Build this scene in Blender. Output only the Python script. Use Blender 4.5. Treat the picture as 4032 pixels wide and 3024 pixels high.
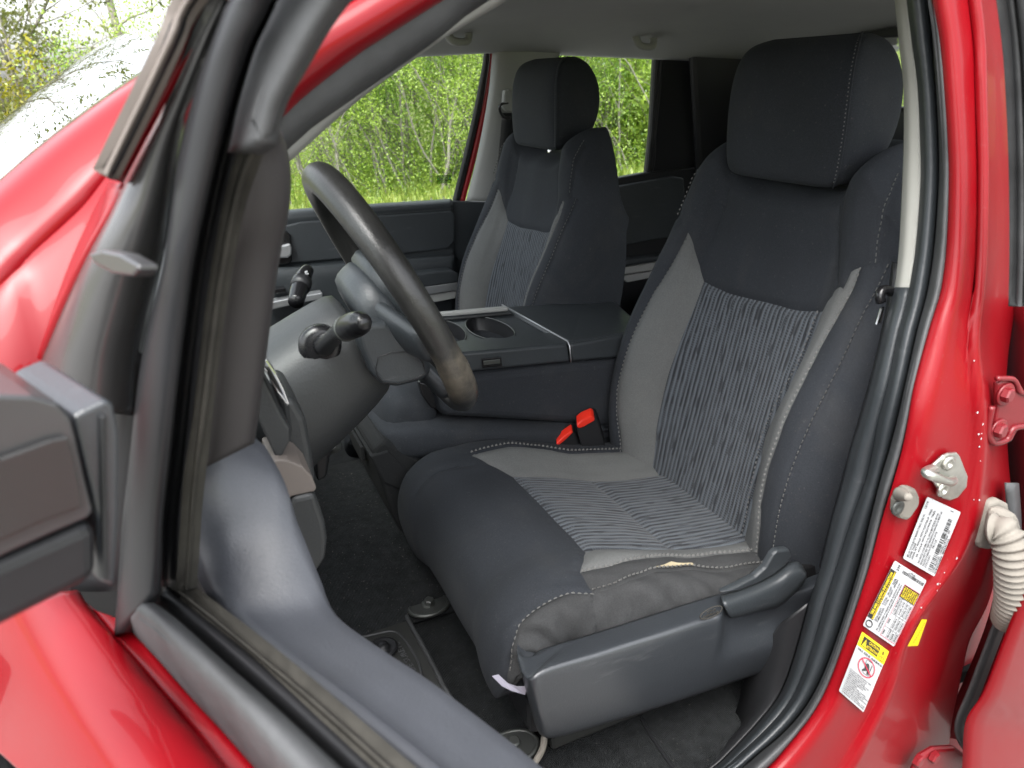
import bpy, bmesh, math, random
import numpy as np
from mathutils import Vector, Matrix
from mathutils.geometry import delaunay_2d_cdt
random.seed(7); np.random.seed(7)
for o in list(bpy.data.objects): bpy.data.objects.remove(o)
SC = bpy.context.scene
COL = SC.collection

# ------------------------------------------------------------------ camera
# vehicle axes: +X towards the rear of the truck, +Y towards the passenger side, +Z up, ground at 0
FPX = 3030.0; CX, CY = 2016.0, 1512.0
def _camray(px, py): return np.array([(px-CX)/FPX, -(py-CY)/FPX, -1.0])
def _setup():
    vy = (600, 345); vxy = -145.0
    d = np.array(vy)-np.array([CX, CY]); b = vxy-CY
    a = -(FPX*FPX+d[1]*b)/d[0]
    Y = _camray(*vy); Y /= np.linalg.norm(Y)
    X = _camray(CX+a, vxy); X /= np.linalg.norm(X)
    Z = np.cross(X, Y)
    R = np.array([X, Y, Z])
    cam = np.array([0, -.43, 1.62]) - R@_camray(3180, 400)*1.19
    return R, cam
RC, CAM = _setup()
def ray(px, py): return RC@_camray(px, py)
def P(px, py, x=None, y=None, z=None):
    r = ray(px, py)
    if x is not None: t = (x-CAM[0])/r[0]
    elif y is not None: t = (y-CAM[1])/r[1]
    else: t = (z-CAM[2])/r[2]
    return Vector(CAM+r*t)
def proj(p):
    q = RC.T@(np.array(p)-CAM)
    return (CX+FPX*q[0]/-q[2], CY-FPX*q[1]/-q[2])

cd = bpy.data.cameras.new('camera'); co = bpy.data.objects.new('camera', cd); COL.objects.link(co)
cd.sensor_width = 36; cd.lens = FPX/4032*36; cd.clip_start = .01; cd.clip_end = 3000
M = Matrix([list(r) for r in RC]).to_4x4(); M.translation = Vector(CAM); co.matrix_world = M
cd.dof.use_dof = True; cd.dof.focus_distance = 1.35; cd.dof.aperture_fstop = 9
SC.camera = co
SC.render.resolution_x = 1024; SC.render.resolution_y = 768

# ------------------------------------------------------------------ sky, sun, exposure
SUN_EL, SUN_AZ = math.radians(58), (-.62, -.78)      # light comes from over the camera's left shoulder
wd = bpy.data.worlds.new('World'); SC.world = wd; wd.use_nodes = True
nt = wd.node_tree; nt.nodes.clear()
sky = nt.nodes.new('ShaderNodeTexSky'); sky.sky_type = 'NISHITA'; sky.sun_disc = False
sky.sun_elevation = SUN_EL; sky.sun_rotation = math.atan2(SUN_AZ[0], SUN_AZ[1])
sky.air_density = 1.0; sky.dust_density = 4.0; sky.ozone_density = 1.0
hs = nt.nodes.new('ShaderNodeHueSaturation'); hs.inputs['Saturation'].default_value = .24; hs.inputs['Value'].default_value = 1.25
bg = nt.nodes.new('ShaderNodeBackground'); bg.inputs[1].default_value = .15
ow = nt.nodes.new('ShaderNodeOutputWorld')
nt.links.new(sky.outputs[0], hs.inputs['Color']); nt.links.new(hs.outputs[0], bg.inputs[0]); nt.links.new(bg.outputs[0], ow.inputs[0])
sl = bpy.data.lights.new('sun', 'SUN'); sl.energy = 1.0; sl.angle = math.radians(50); sl.color = (1, .985, .96)
so = bpy.data.objects.new('sun', sl); COL.objects.link(so)
sd = Vector((SUN_AZ[0]*math.cos(SUN_EL), SUN_AZ[1]*math.cos(SUN_EL), math.sin(SUN_EL)))
so.rotation_euler = sd.to_track_quat('Z', 'Y').to_euler(); so.location = sd*30
SC.view_settings.view_transform = 'Standard'; SC.view_settings.look = 'None'
SC.view_settings.exposure = 1.8; SC.view_settings.gamma = 1.0; SC.view_settings.use_curve_mapping = False
SC.render.engine = 'CYCLES'
SC.cycles.caustics_reflective = False; SC.cycles.caustics_refractive = False
SC.cycles.max_bounces = 6; SC.cycles.diffuse_bounces = 3; SC.cycles.glossy_bounces = 3; SC.cycles.transparent_max_bounces = 8

# ------------------------------------------------------------------ materials
MATS = {}
def mat(name, col, rough=.6, bump=None, bscale=400, bstr=.15, var=.12, vscale=8, spec=.5, metal=0., coat=0., sheen=0., dist=.001, coat_rough=.03, uvmap=False, dust=0., grain=0., stain=0.):
    m = bpy.data.materials.new(name); m.use_nodes = True; MATS[name] = m
    t = m.node_tree; N = t.nodes; L = t.links; b = N['Principled BSDF']
    b.inputs['Roughness'].default_value = rough; b.inputs['Metallic'].default_value = metal
    b.inputs['Specular IOR Level'].default_value = spec
    b.inputs['Coat Weight'].default_value = coat; b.inputs['Coat Roughness'].default_value = coat_rough
    if sheen:
        b.inputs['Sheen Weight'].default_value = sheen; b.inputs['Sheen Roughness'].default_value = .5
        b.inputs['Sheen Tint'].default_value = (.8, .85, .9, 1)
    tc = N.new('ShaderNodeTexCoord')
    no = N.new('ShaderNodeTexNoise'); no.inputs['Scale'].default_value = vscale; no.inputs['Detail'].default_value = 6; no.inputs['Roughness'].default_value = .65
    L.new(tc.outputs['Object'], no.inputs['Vector'])
    rp = N.new('ShaderNodeValToRGB')
    c = Vector(col)
    rp.color_ramp.elements[0].position = .3; rp.color_ramp.elements[1].position = .75
    rp.color_ramp.elements[0].color = (*(c*(1-var)), 1); rp.color_ramp.elements[1].color = (*(c*(1+var)), 1)
    L.new(no.outputs[0], rp.inputs[0])
    last = rp.outputs[0]
    if grain:
        g = N.new('ShaderNodeTexNoise'); g.inputs['Scale'].default_value = 520; g.inputs['Detail'].default_value = 3; g.inputs['Roughness'].default_value = .8
        L.new(tc.outputs['Object'], g.inputs['Vector'])
        mr = N.new('ShaderNodeMapRange'); mr.inputs[1].default_value = .25; mr.inputs[2].default_value = .75; mr.inputs[3].default_value = 1-grain; mr.inputs[4].default_value = 1+grain
        L.new(g.outputs[0], mr.inputs[0])
        gm = N.new('ShaderNodeVectorMath'); gm.operation = 'SCALE'; L.new(last, gm.inputs[0]); L.new(mr.outputs[0], gm.inputs['Scale']); last = gm.outputs[0]
    if stain:
        g = N.new('ShaderNodeTexNoise'); g.inputs['Scale'].default_value = 6.5; g.inputs['Detail'].default_value = 7; g.inputs['Roughness'].default_value = .6; g.inputs['Distortion'].default_value = .6
        L.new(tc.outputs['Object'], g.inputs['Vector'])
        sr = N.new('ShaderNodeValToRGB'); sr.color_ramp.elements[0].position = .52; sr.color_ramp.elements[1].position = .74
        sr.color_ramp.elements[1].color = (stain, stain, stain, 1); L.new(g.outputs[0], sr.inputs[0])
        sx_ = N.new('ShaderNodeMixRGB'); sx_.inputs[2].default_value = (.13, .12, .105, 1)
        L.new(sr.outputs[0], sx_.inputs[0]); L.new(last, sx_.inputs[1]); last = sx_.outputs[0]
    if dust:
        n2 = N.new('ShaderNodeTexNoise'); n2.inputs['Scale'].default_value = 230; n2.inputs['Detail'].default_value = 2
        L.new(tc.outputs['Object'], n2.inputs['Vector'])
        n3 = N.new('ShaderNodeTexNoise'); n3.inputs['Scale'].default_value = 11; n3.inputs['Detail'].default_value = 4
        L.new(tc.outputs['Object'], n3.inputs['Vector'])
        r2 = N.new('ShaderNodeValToRGB'); r2.color_ramp.elements[0].position = .66; r2.color_ramp.elements[1].position = .76
        L.new(n2.outputs[0], r2.inputs[0])
        mu = N.new('ShaderNodeMath'); mu.operation = 'MULTIPLY'; L.new(r2.outputs[0], mu.inputs[0]); L.new(n3.outputs[0], mu.inputs[1])
        m2 = N.new('ShaderNodeMath'); m2.operation = 'MULTIPLY'; m2.inputs[1].default_value = dust; L.new(mu.outputs[0], m2.inputs[0])
        mx = N.new('ShaderNodeMixRGB'); mx.inputs[2].default_value = (.30, .28, .25, 1)
        L.new(m2.outputs[0], mx.inputs[0]); L.new(last, mx.inputs[1]); last = mx.outputs[0]
    L.new(last, b.inputs['Base Color'])
    # slight roughness wear
    rr = N.new('ShaderNodeMapRange'); rr.inputs[3].default_value = max(.02, rough*.85); rr.inputs[4].default_value = min(1, rough*1.15)
    L.new(no.outputs[0], rr.inputs[0]); L.new(rr.outputs[0], b.inputs['Roughness'])
    if bump:
        bp = N.new('ShaderNodeBump'); bp.inputs['Strength'].default_value = bstr; bp.inputs['Distance'].default_value = dist
        if bump == 'leather':
            v = N.new('ShaderNodeTexVoronoi'); v.inputs['Scale'].default_value = bscale; v.feature = 'DISTANCE_TO_EDGE'
            n4 = N.new('ShaderNodeTexNoise'); n4.inputs['Scale'].default_value = bscale*.6; L.new(tc.outputs['Object'], n4.inputs['Vector'])
            ad = N.new('ShaderNodeMixRGB'); ad.inputs[0].default_value = .5
            L.new(tc.outputs['Object'], v.inputs['Vector']); L.new(v.outputs[0], ad.inputs[1]); L.new(n4.outputs[0], ad.inputs[2]); L.new(ad.outputs[0], bp.inputs['Height'])
        elif bump == 'rib':
            w = N.new('ShaderNodeTexWave'); w.inputs['Scale'].default_value = bscale; w.inputs['Distortion'].default_value = 1.5; w.inputs['Detail'].default_value = 2
            L.new(tc.outputs['Object'], w.inputs['Vector']); L.new(w.outputs['Fac'], bp.inputs['Height'])
        else:
            v = N.new('ShaderNodeTexNoise'); v.inputs['Scale'].default_value = bscale; v.inputs['Detail'].default_value = 4
            L.new(tc.outputs['Object'], v.inputs['Vector']); L.new(v.outputs[0], bp.inputs['Height'])
        L.new(bp.outputs[0], b.inputs['Normal'])
    return m
def scratches(m, amount=.5, col=(.35, .35, .36), scale=9):
    t = m.node_tree; N = t.nodes; L = t.links; b = N['Principled BSDF']
    tc = N.new('ShaderNodeTexCoord'); mp = N.new('ShaderNodeMapping'); mp.inputs['Scale'].default_value = (1, 1, 5); mp.inputs['Rotation'].default_value = (.4, .9, .2)
    no = N.new('ShaderNodeTexNoise'); no.inputs['Scale'].default_value = scale; no.inputs['Detail'].default_value = 9; no.inputs['Roughness'].default_value = .75
    L.new(tc.outputs['Object'], mp.inputs[0]); L.new(mp.outputs[0], no.inputs['Vector'])
    r = N.new('ShaderNodeValToRGB'); r.color_ramp.elements[0].position = .60; r.color_ramp.elements[1].position = .78
    r.color_ramp.elements[1].color = (amount, amount, amount, 1)
    L.new(no.outputs[0], r.inputs[0])
    old = b.inputs['Base Color'].links[0].from_socket
    mx = N.new('ShaderNodeMixRGB'); mx.inputs[2].default_value = (*col, 1)
    L.new(r.outputs[0], mx.inputs[0]); L.new(old, mx.inputs[1]); L.new(mx.outputs[0], b.inputs['Base Color'])
    return m

mat('fabric_black', (.0225, .0255, .0305), .88, 'noise', 900, .35, .18, 7, spec=.25, sheen=.02, dust=.16, grain=.35, stain=.10)
mat('fabric_grey', (.108, .111, .110), .92, 'noise', 900, .30, .10, 9, spec=.2, sheen=.02, dust=.05, grain=.22, stain=.10)
mat('fabric_worn', (.040, .041, .042), .92, 'noise', 900, .30, .22, 14, spec=.2, sheen=.02, grain=.3, stain=.22)
mat('foam', (.34, .29, .19), .95, 'noise', 300, .5)
mat('thread', (.12, .12, .115), .8)
mat('thread_dark', (.10, .10, .10), .8)
mat('plastic_black', (.030, .035, .039), .44, 'leather', 230, .5, .12, 6, spec=.55)
mat('plastic_shield', (.027, .031, .036), .38, 'noise', 420, .25, .10, 5, spec=1., grain=.15)
mat('plastic_door', (.058, .062, .072), .44, 'noise', 420, .22, .12, 6, spec=.8, grain=.12, stain=.05)
mat('plastic_dash', (.026, .028, .029), .50, 'leather', 230, .5, .10, 6, spec=.55, grain=.1)
mat('plastic_dark', (.016, .0165, .018), .40, 'noise', 500, .06, .1, 6, spec=.4)
mat('gloss_black', (.008, .008, .009), .27, None, spec=.5)
mat('rubber', (.056, .058, .060), .55, 'noise', 260, .25, .35, 16, spec=.4)
mat('rubber_worn', (.036, .034, .029), .75, 'noise', 120, .35, .45, 26, spec=.25)
mat('leather_wheel', (.022, .022, .021), .36, 'leather', 300, .45, .40, 11, spec=.6)
mat('headliner', (.34, .345, .34), .95, 'noise', 600, .25, .04, 6, spec=.15)
mat('trim_beige', (.42, .42, .385), .62, 'noise', 500, .10, .04, 6, spec=.35)
mat('trim_grey', (.32, .325, .315), .62, 'noise', 500, .10, .04, 6, spec=.35)
mat('trim_taupe', (.145, .125, .112), .50, 'noise', 500, .08, .05, 6, spec=.4)
mat('silver', (.42, .43, .44), .38, None, metal=.75)
mat('chrome', (.78, .79, .80), .12, None, metal=1.)
mat('zinc', (.50, .50, .46), .36, 'noise', 200, .12, .18, 40, metal=.9)
mat('steel_dark', (.10, .105, .10), .45, None, metal=.7)
mat('carpet', (.024, .026, .027), 1., 'rib', 130, .7, .35, 60, spec=.1, dust=.5, dist=.003, grain=.5)
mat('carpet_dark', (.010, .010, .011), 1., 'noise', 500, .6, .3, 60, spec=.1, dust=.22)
mat('mat_rubber', (.030, .031, .029), .55, 'noise', 500, .12, .2, 12, spec=.4)
mat('red_paint', (.185, .0010, .0045), .38, None, var=.03, spec=.2, coat=.38, coat_rough=.04)
mat('red_jamb', (.205, .0012, .0048), .42, 'noise', 14, .05, .05, 5, spec=.25, coat=.18, coat_rough=.06, dist=.002, dust=.10, stain=.05)
mat('red_dull', (.16, .005, .009), .5, 'noise', 60, .15, .2, 12, spec=.4, coat=.4, coat_rough=.25)
mat('white_label', (.46, .47, .48), .45)
mat('yellow_label', (.80, .60, .01), .45)
mat('ink', (.015, .015, .015), .6)
mat('ink_red', (.50, .02, .06), .6)
mat('ink_grey', (.04, .04, .04), .6)
mat('red_button', (.70, .03, .015), .30, spec=.5)
mat('boot_grey', (.20, .185, .16), .8, 'noise', 250, .25, .12, 20, spec=.25)
mat('paper', (.36, .35, .42), .8)
mat('cyan_ink', (.05, .55, .6), .6)
mat('plastic_mirror', (.034, .034, .036), .34, 'noise', 500, .08, .1, 6, spec=1.)
mat('plastic_matte', (.016, .017, .018), .85, 'noise', 400, .2, .1, 6, spec=.2, dust=.2)
mat('mirror_face', (.050, .049, .048), .25, None, metal=.5)
mat('sail_black', (.05, .05, .05), .22, None, spec=.6)
mat('trim_brown', (.044, .040, .040), .55, 'noise', 500, .1, .08, 6, spec=.35)  # plain brownish grey plastic of the inner sail trim
scratches(MATS['plastic_shield'], .16); scratches(MATS['plastic_black'], .18)

def wheel_wear(c, rad):
    m = MATS['leather_wheel']; t = m.node_tree; N = t.nodes; L = t.links; b = N['Principled BSDF']
    tc = N.new('ShaderNodeTexCoord'); ds = N.new('ShaderNodeVectorMath'); ds.operation = 'DISTANCE'; ds.inputs[1].default_value = c
    L.new(tc.outputs['Object'], ds.inputs[0])
    mr = N.new('ShaderNodeMapRange'); mr.inputs[1].default_value = rad; mr.inputs[2].default_value = rad*.3; L.new(ds.outputs['Value'], mr.inputs[0])
    no = N.new('ShaderNodeTexNoise'); no.inputs['Scale'].default_value = 45; no.inputs['Detail'].default_value = 8; no.inputs['Roughness'].default_value = .7; L.new(tc.outputs['Object'], no.inputs['Vector'])
    ad = N.new('ShaderNodeMath'); ad.operation = 'MULTIPLY'; L.new(mr.outputs[0], ad.inputs[0]); L.new(no.outputs[0], ad.inputs[1])
    r = N.new('ShaderNodeValToRGB'); r.color_ramp.elements[0].position = .16; r.color_ramp.elements[1].position = .36; L.new(ad.outputs[0], r.inputs[0])
    old = b.inputs['Base Color'].links[0].from_socket; mx = N.new('ShaderNodeMixRGB'); mx.inputs[2].default_value = (.105, .092, .072, 1)
    L.new(r.outputs[0], mx.inputs[0]); L.new(old, mx.inputs[1]); L.new(mx.outputs[0], b.inputs['Base Color'])
def glass(name, tint=(.9, .95, .93), rough=0.):
    m = bpy.data.materials.new(name); m.use_nodes = True; MATS[name] = m
    t = m.node_tree; N = t.nodes; L = t.links; N.clear()
    tr = N.new('ShaderNodeBsdfTransparent'); tr.inputs[0].default_value = (*tint, 1)
    gl = N.new('ShaderNodeBsdfGlossy'); gl.inputs['Roughness'].default_value = rough
    fr = N.new('ShaderNodeFresnel'); fr.inputs[0].default_value = 1.75 if 'windshield' in name else 1.5
    mx = N.new('ShaderNodeMixShader'); o = N.new('ShaderNodeOutputMaterial')
    L.new(fr.outputs[0], mx.inputs[0]); L.new(tr.outputs[0], mx.inputs[1]); L.new(gl.outputs[0], mx.inputs[2]); L.new(mx.outputs[0], o.inputs[0])
    return m
glass('window_glass'); glass('sticker_film', (.30, .42, .20)); glass('windshield_glass', (.8, .86, .84))

def insert_fabric():
    m = bpy.data.materials.new('fabric_ribbed'); m.use_nodes = True; MATS['fabric_ribbed'] = m
    t = m.node_tree; N = t.nodes; L = t.links; b = N['Principled BSDF']
    b.inputs['Roughness'].default_value = .85; b.inputs['Specular IOR Level'].default_value = .25
    b.inputs['Sheen Weight'].default_value = .1
    uv = N.new('ShaderNodeUVMap'); sx = N.new('ShaderNodeSeparateXYZ'); L.new(uv.outputs[0], sx.inputs[0])
    def math_(op, a, bb=None):
        n = N.new('ShaderNodeMath'); n.operation = op
        for i, v in enumerate((a, bb)):
            if v is None: continue
            if isinstance(v, (int, float)): n.inputs[i].default_value = v
            else: L.new(v, n.inputs[i])
        return n.outputs[0]
    cv = N.new('ShaderNodeCombineXYZ')
    L.new(math_('MULTIPLY', sx.outputs[0], 90.), cv.inputs[0]); L.new(math_('MULTIPLY', sx.outputs[1], 26.), cv.inputs[1])
    nz = N.new('ShaderNodeTexNoise'); nz.inputs['Scale'].default_value = 1.; nz.inputs['Detail'].default_value = 1; L.new(cv.outputs[0], nz.inputs['Vector'])
    wob = math_('MULTIPLY', math_('SUBTRACT', nz.outputs[0], .5), .0030)
    u = math_('ADD', sx.outputs[0], wob)
    ph = math_('MULTIPLY', u, 2*math.pi/.0098)
    s1 = math_('SINE', ph)                                    # wide ribs
    dots = math_('SINE', math_('MULTIPLY', sx.outputs[1], 2*math.pi/.0042))
    s2 = math_('SINE', math_('MULTIPLY', ph, 2.))
    # long tears in the ribs where the dark ground shows
    cv2 = N.new('ShaderNodeCombineXYZ'); L.new(math_('MULTIPLY', sx.outputs[0], 205.), cv2.inputs[0]); L.new(math_('MULTIPLY', sx.outputs[1], 22.), cv2.inputs[1])
    n2 = N.new('ShaderNodeTexNoise'); n2.inputs['Scale'].default_value = 1.; n2.inputs['Detail'].default_value = 0; L.new(cv2.outputs[0], n2.inputs['Vector'])
    h = math_('ADD', math_('MULTIPLY', s1, .5), .5)
    valley = math_('MULTIPLY', math_('SUBTRACT', 1., h), math_('ADD', math_('MULTIPLY', dots, .30), .34))   # dotted thread between ribs
    h2 = math_('MULTIPLY', math_('POWER', h, 1.3), math_('ADD', math_('MULTIPLY', math_('GREATER_THAN', n2.outputs[0], .32), .6), .40))
    tot = math_('ADD', h2, math_('MULTIPLY', valley, math_('GREATER_THAN', n2.outputs[0], .47)))
    rp = N.new('ShaderNodeValToRGB'); rp.color_ramp.elements[0].position = .08; rp.color_ramp.elements[1].position = .95
    rp.color_ramp.elements[0].color = (.018, .020, .024, 1); rp.color_ramp.elements[1].color = (.088, .100, .114, 1)
    L.new(tot, rp.inputs[0]); L.new(rp.outputs[0], b.inputs['Base Color'])
    bp = N.new('ShaderNodeBump'); bp.inputs['Strength'].default_value = .8; bp.inputs['Distance'].default_value = .002
    L.new(tot, bp.inputs['Height']); L.new(bp.outputs[0], b.inputs['Normal'])
insert_fabric()

# ------------------------------------------------------------------ object helpers
def link(o, parent=None):
    COL.objects.link(o)
    if parent is not None:
        o.parent = parent
        if parent.type == 'EMPTY': o.matrix_parent_inverse = Matrix.Translation(-parent.location)
    return o
def mesh(name, verts, faces, m, parent=None, smooth=True, uvs=None, bevel=0., solid=0., sub=0, seg=2, off=-1.):
    me = bpy.data.meshes.new(name); me.from_pydata([tuple(v) for v in verts], [], [tuple(f) for f in faces])
    me.validate(); me.materials.append(MATS[m])
    if uvs is not None:
        l = me.uv_layers.new(name='UVMap')
        for lp in me.loops: l.data[lp.index].uv = uvs[lp.vertex_index]
    o = bpy.data.objects.new(name, me)
    if smooth: me.polygons.foreach_set('use_smooth', [True]*len(me.polygons))
    if solid:
        s = o.modifiers.new('solid', 'SOLIDIFY'); s.thickness = solid; s.offset = off
    if bevel:
        bv = o.modifiers.new('bevel', 'BEVEL'); bv.width = bevel; bv.segments = seg; bv.limit_method = 'ANGLE'; bv.angle_limit = math.radians(35)
    if sub:
        s = o.modifiers.new('sub', 'SUBSURF'); s.levels = sub; s.render_levels = sub
    return link(o, parent)
def tagp(o, label): o['label'] = label; return o
def resample(pts, n):
    a = np.array([list(p) for p in pts], float)
    # smooth the polyline (Catmull-Rom) then resample by arc length
    if len(a) > 2:
        e = np.vstack([2*a[0]-a[1], a, 2*a[-1]-a[-2]]); out = []
        for i in range(1, len(e)-2):
            for t in np.linspace(0, 1, 9)[:-1]:
                p0, p1, p2, p3 = e[i-1], e[i], e[i+1], e[i+2]
                out.append(.5*(2*p1+(p2-p0)*t+(2*p0-5*p1+4*p2-p3)*t*t+(3*p1-p0-3*p2+p3)*t**3))
        out.append(a[-1]); a = np.array(out)
    d = np.r_[0, np.cumsum(np.linalg.norm(np.diff(a, axis=0), axis=1))]
    s = np.linspace(0, d[-1], n)
    return np.stack([np.interp(s, d, a[:, k]) for k in range(3)], 1)
def skin(name, curves, m, parent, n=24, solid=.006, flip=False, cross=0, uv=False, **kw):
    """surface through several 3-D curves; cross>0 smooths across the curves too"""
    g = np.array([resample(c, n) for c in curves])
    if cross:
        g = np.array([resample(g[:, j], cross) for j in range(n)]).transpose(1, 0, 2)
    r = len(g); v = g.reshape(-1, 3)
    f = []
    for i in range(r-1):
        for j in range(n-1):
            q = (i*n+j, i*n+j+1, (i+1)*n+j+1, (i+1)*n+j)
            f.append(q[::-1] if flip else q)
    return mesh(name, v, f, m, parent, solid=solid, **kw)
def tube(name, path, r, m, parent, seg=10, n=None, closed=False, **kw):
    a = resample(path, n) if n else np.array([list(p) for p in path], float)
    N = len(a); rr = r if hasattr(r, '__len__') else [r]*N
    if hasattr(r, '__len__') and len(r) != N: rr = np.interp(np.linspace(0, 1, N), np.linspace(0, 1, len(r)), r)
    v = []; f = []; up = None
    for i in range(N):
        if closed: t = a[(i+1) % N]-a[i-1]
        else: t = a[min(i+1, N-1)]-a[max(i-1, 0)]
        t = t/np.linalg.norm(t)
        if up is None:
            up = np.cross(t, [0, 0, 1.]);
            if np.linalg.norm(up) < .1: up = np.cross(t, [1., 0, 0])
        up = up-t*np.dot(up, t); up /= np.linalg.norm(up); w = np.cross(t, up)
        for k in range(seg):
            an = 2*math.pi*k/seg; v.append(a[i]+rr[i]*(math.cos(an)*up+math.sin(an)*w))
    for i in range(N if closed else N-1):
        for k in range(seg):
            f.append((i*seg+k, i*seg+(k+1) % seg, ((i+1) % N)*seg+(k+1) % seg, ((i+1) % N)*seg+k))
    if not closed: f.append(tuple(range(seg))[::-1]); f.append(tuple((N-1)*seg+k for k in range(seg)))
    return mesh(name, v, f, m, parent, **kw)
def prism(name, poly, vec, m, parent, bevel=.004, smooth=False, **kw):
    a = [Vector(p) for p in poly]; v = Vector(vec); n = len(a)
    nn = sum(((a[i]-a[0]).cross(a[(i+1) % n]-a[0]) for i in range(1, n-1)), Vector())
    vs = a+[p+v for p in a]
    f = [tuple(range(n)), tuple(range(n, 2*n))[::-1]]+[(i, n+i, n+(i+1) % n, (i+1) % n) for i in range(n)]
    if nn.dot(v) > 0: f = [t[::-1] for t in f]
    return mesh(name, vs, f, m, parent, smooth=smooth, bevel=bevel, **kw)
def box(name, c, size, m, parent, rot=None, bevel=.004, **kw):
    h = Vector(size)/2; vs = []
    R = rot if rot is not None else Matrix.Identity(3)
    for x in (-1, 1):
        for y in (-1, 1):
            for z in (-1, 1): vs.append(Vector(c)+R@Vector((x*h.x, y*h.y, z*h.z)))
    f = [(0, 1, 3, 2), (4, 6, 7, 5), (0, 4, 5, 1), (2, 3, 7, 6), (0, 2, 6, 4), (1, 5, 7, 3)]
    return mesh(name, vs, f, m, parent, smooth=False, bevel=bevel, **kw)
def frame(nrm, up=(0, 0, 1)):
    z = Vector(nrm).normalized(); x = Vector(up).cross(z)
    if x.length < 1e-4: x = Vector((1, 0, 0)).cross(z)
    x.normalize(); y = z.cross(x)
    return Matrix((x, y, z)).transposed()
def lathe(name, c, axis, prof, m, parent, seg=24, **kw):
    R = frame(axis); v = []; f = []
    for (r, h) in prof:
        for k in range(seg):
            a = 2*math.pi*k/seg; v.append(Vector(c)+R@Vector((r*math.cos(a), r*math.sin(a), h)))
    for i in range(len(prof)-1):
        for k in range(seg): f.append((i*seg+k, i*seg+(k+1) % seg, (i+1)*seg+(k+1) % seg, (i+1)*seg+k))
    f.append(tuple(range(seg))[::-1]); f.append(tuple((len(prof)-1)*seg+k for k in range(seg)))
    return mesh(name, v, f, m, parent, **kw)
def thing(name, loc, label, cat, group=None, kind=None):
    o = bpy.data.objects.new(name, None); o.location = loc; COL.objects.link(o); o.empty_display_size = .2
    o['label'] = label; o['category'] = cat
    if group: o['group'] = group
    return o
def tag(o, label=None, cat=None, group=None, kind=None):
    if label: o['label'] = label
    if cat: o['category'] = cat
    if group: o['group'] = group
    if kind: o['kind'] = kind
    return o
def cubic(xs, ys, x):
    """smooth monotone-ish interpolation (Catmull-Rom tangents), vectorised"""
    xs = np.asarray(xs, float); ys = np.asarray(ys, float); x = np.clip(np.asarray(x, float), xs[0], xs[-1])
    d = np.gradient(ys, xs, axis=0)
    i = np.clip(np.searchsorted(xs, x, side='right')-1, 0, len(xs)-2)
    h = xs[i+1]-xs[i]; t = (x-xs[i])/h
    t2, t3 = t*t, t**3
    if ys.ndim > 1: t, t2, t3, h = t[:, None], t2[:, None], t3[:, None], h[:, None]
    return (2*t3-3*t2+1)*ys[i]+(t3-2*t2+t)*h*d[i]+(-2*t3+3*t2)*ys[i+1]+(t3-t2)*h*d[i+1]

def text_mesh(txt, size=1.):
    cu_ = bpy.data.curves.new('t', 'FONT'); cu_.body = txt; cu_.size = size; cu_.resolution_u = 1; cu_.offset = .018
    o = bpy.data.objects.new('t', cu_); COL.objects.link(o); bpy.context.view_layer.update()
    me = bpy.data.meshes.new_from_object(o.evaluated_get(bpy.context.evaluated_depsgraph_get()))
    v = [x.co.copy() for x in me.vertices]; f = [tuple(p.vertices) for p in me.polygons]
    bpy.data.objects.remove(o); bpy.data.curves.remove(cu_); bpy.data.meshes.remove(me)
    return v, f

TRUCK = thing('pickup_truck', (.1, 0, 0), 'red pickup truck with its driver side doors open showing a dark grey cloth interior', 'truck')

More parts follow.
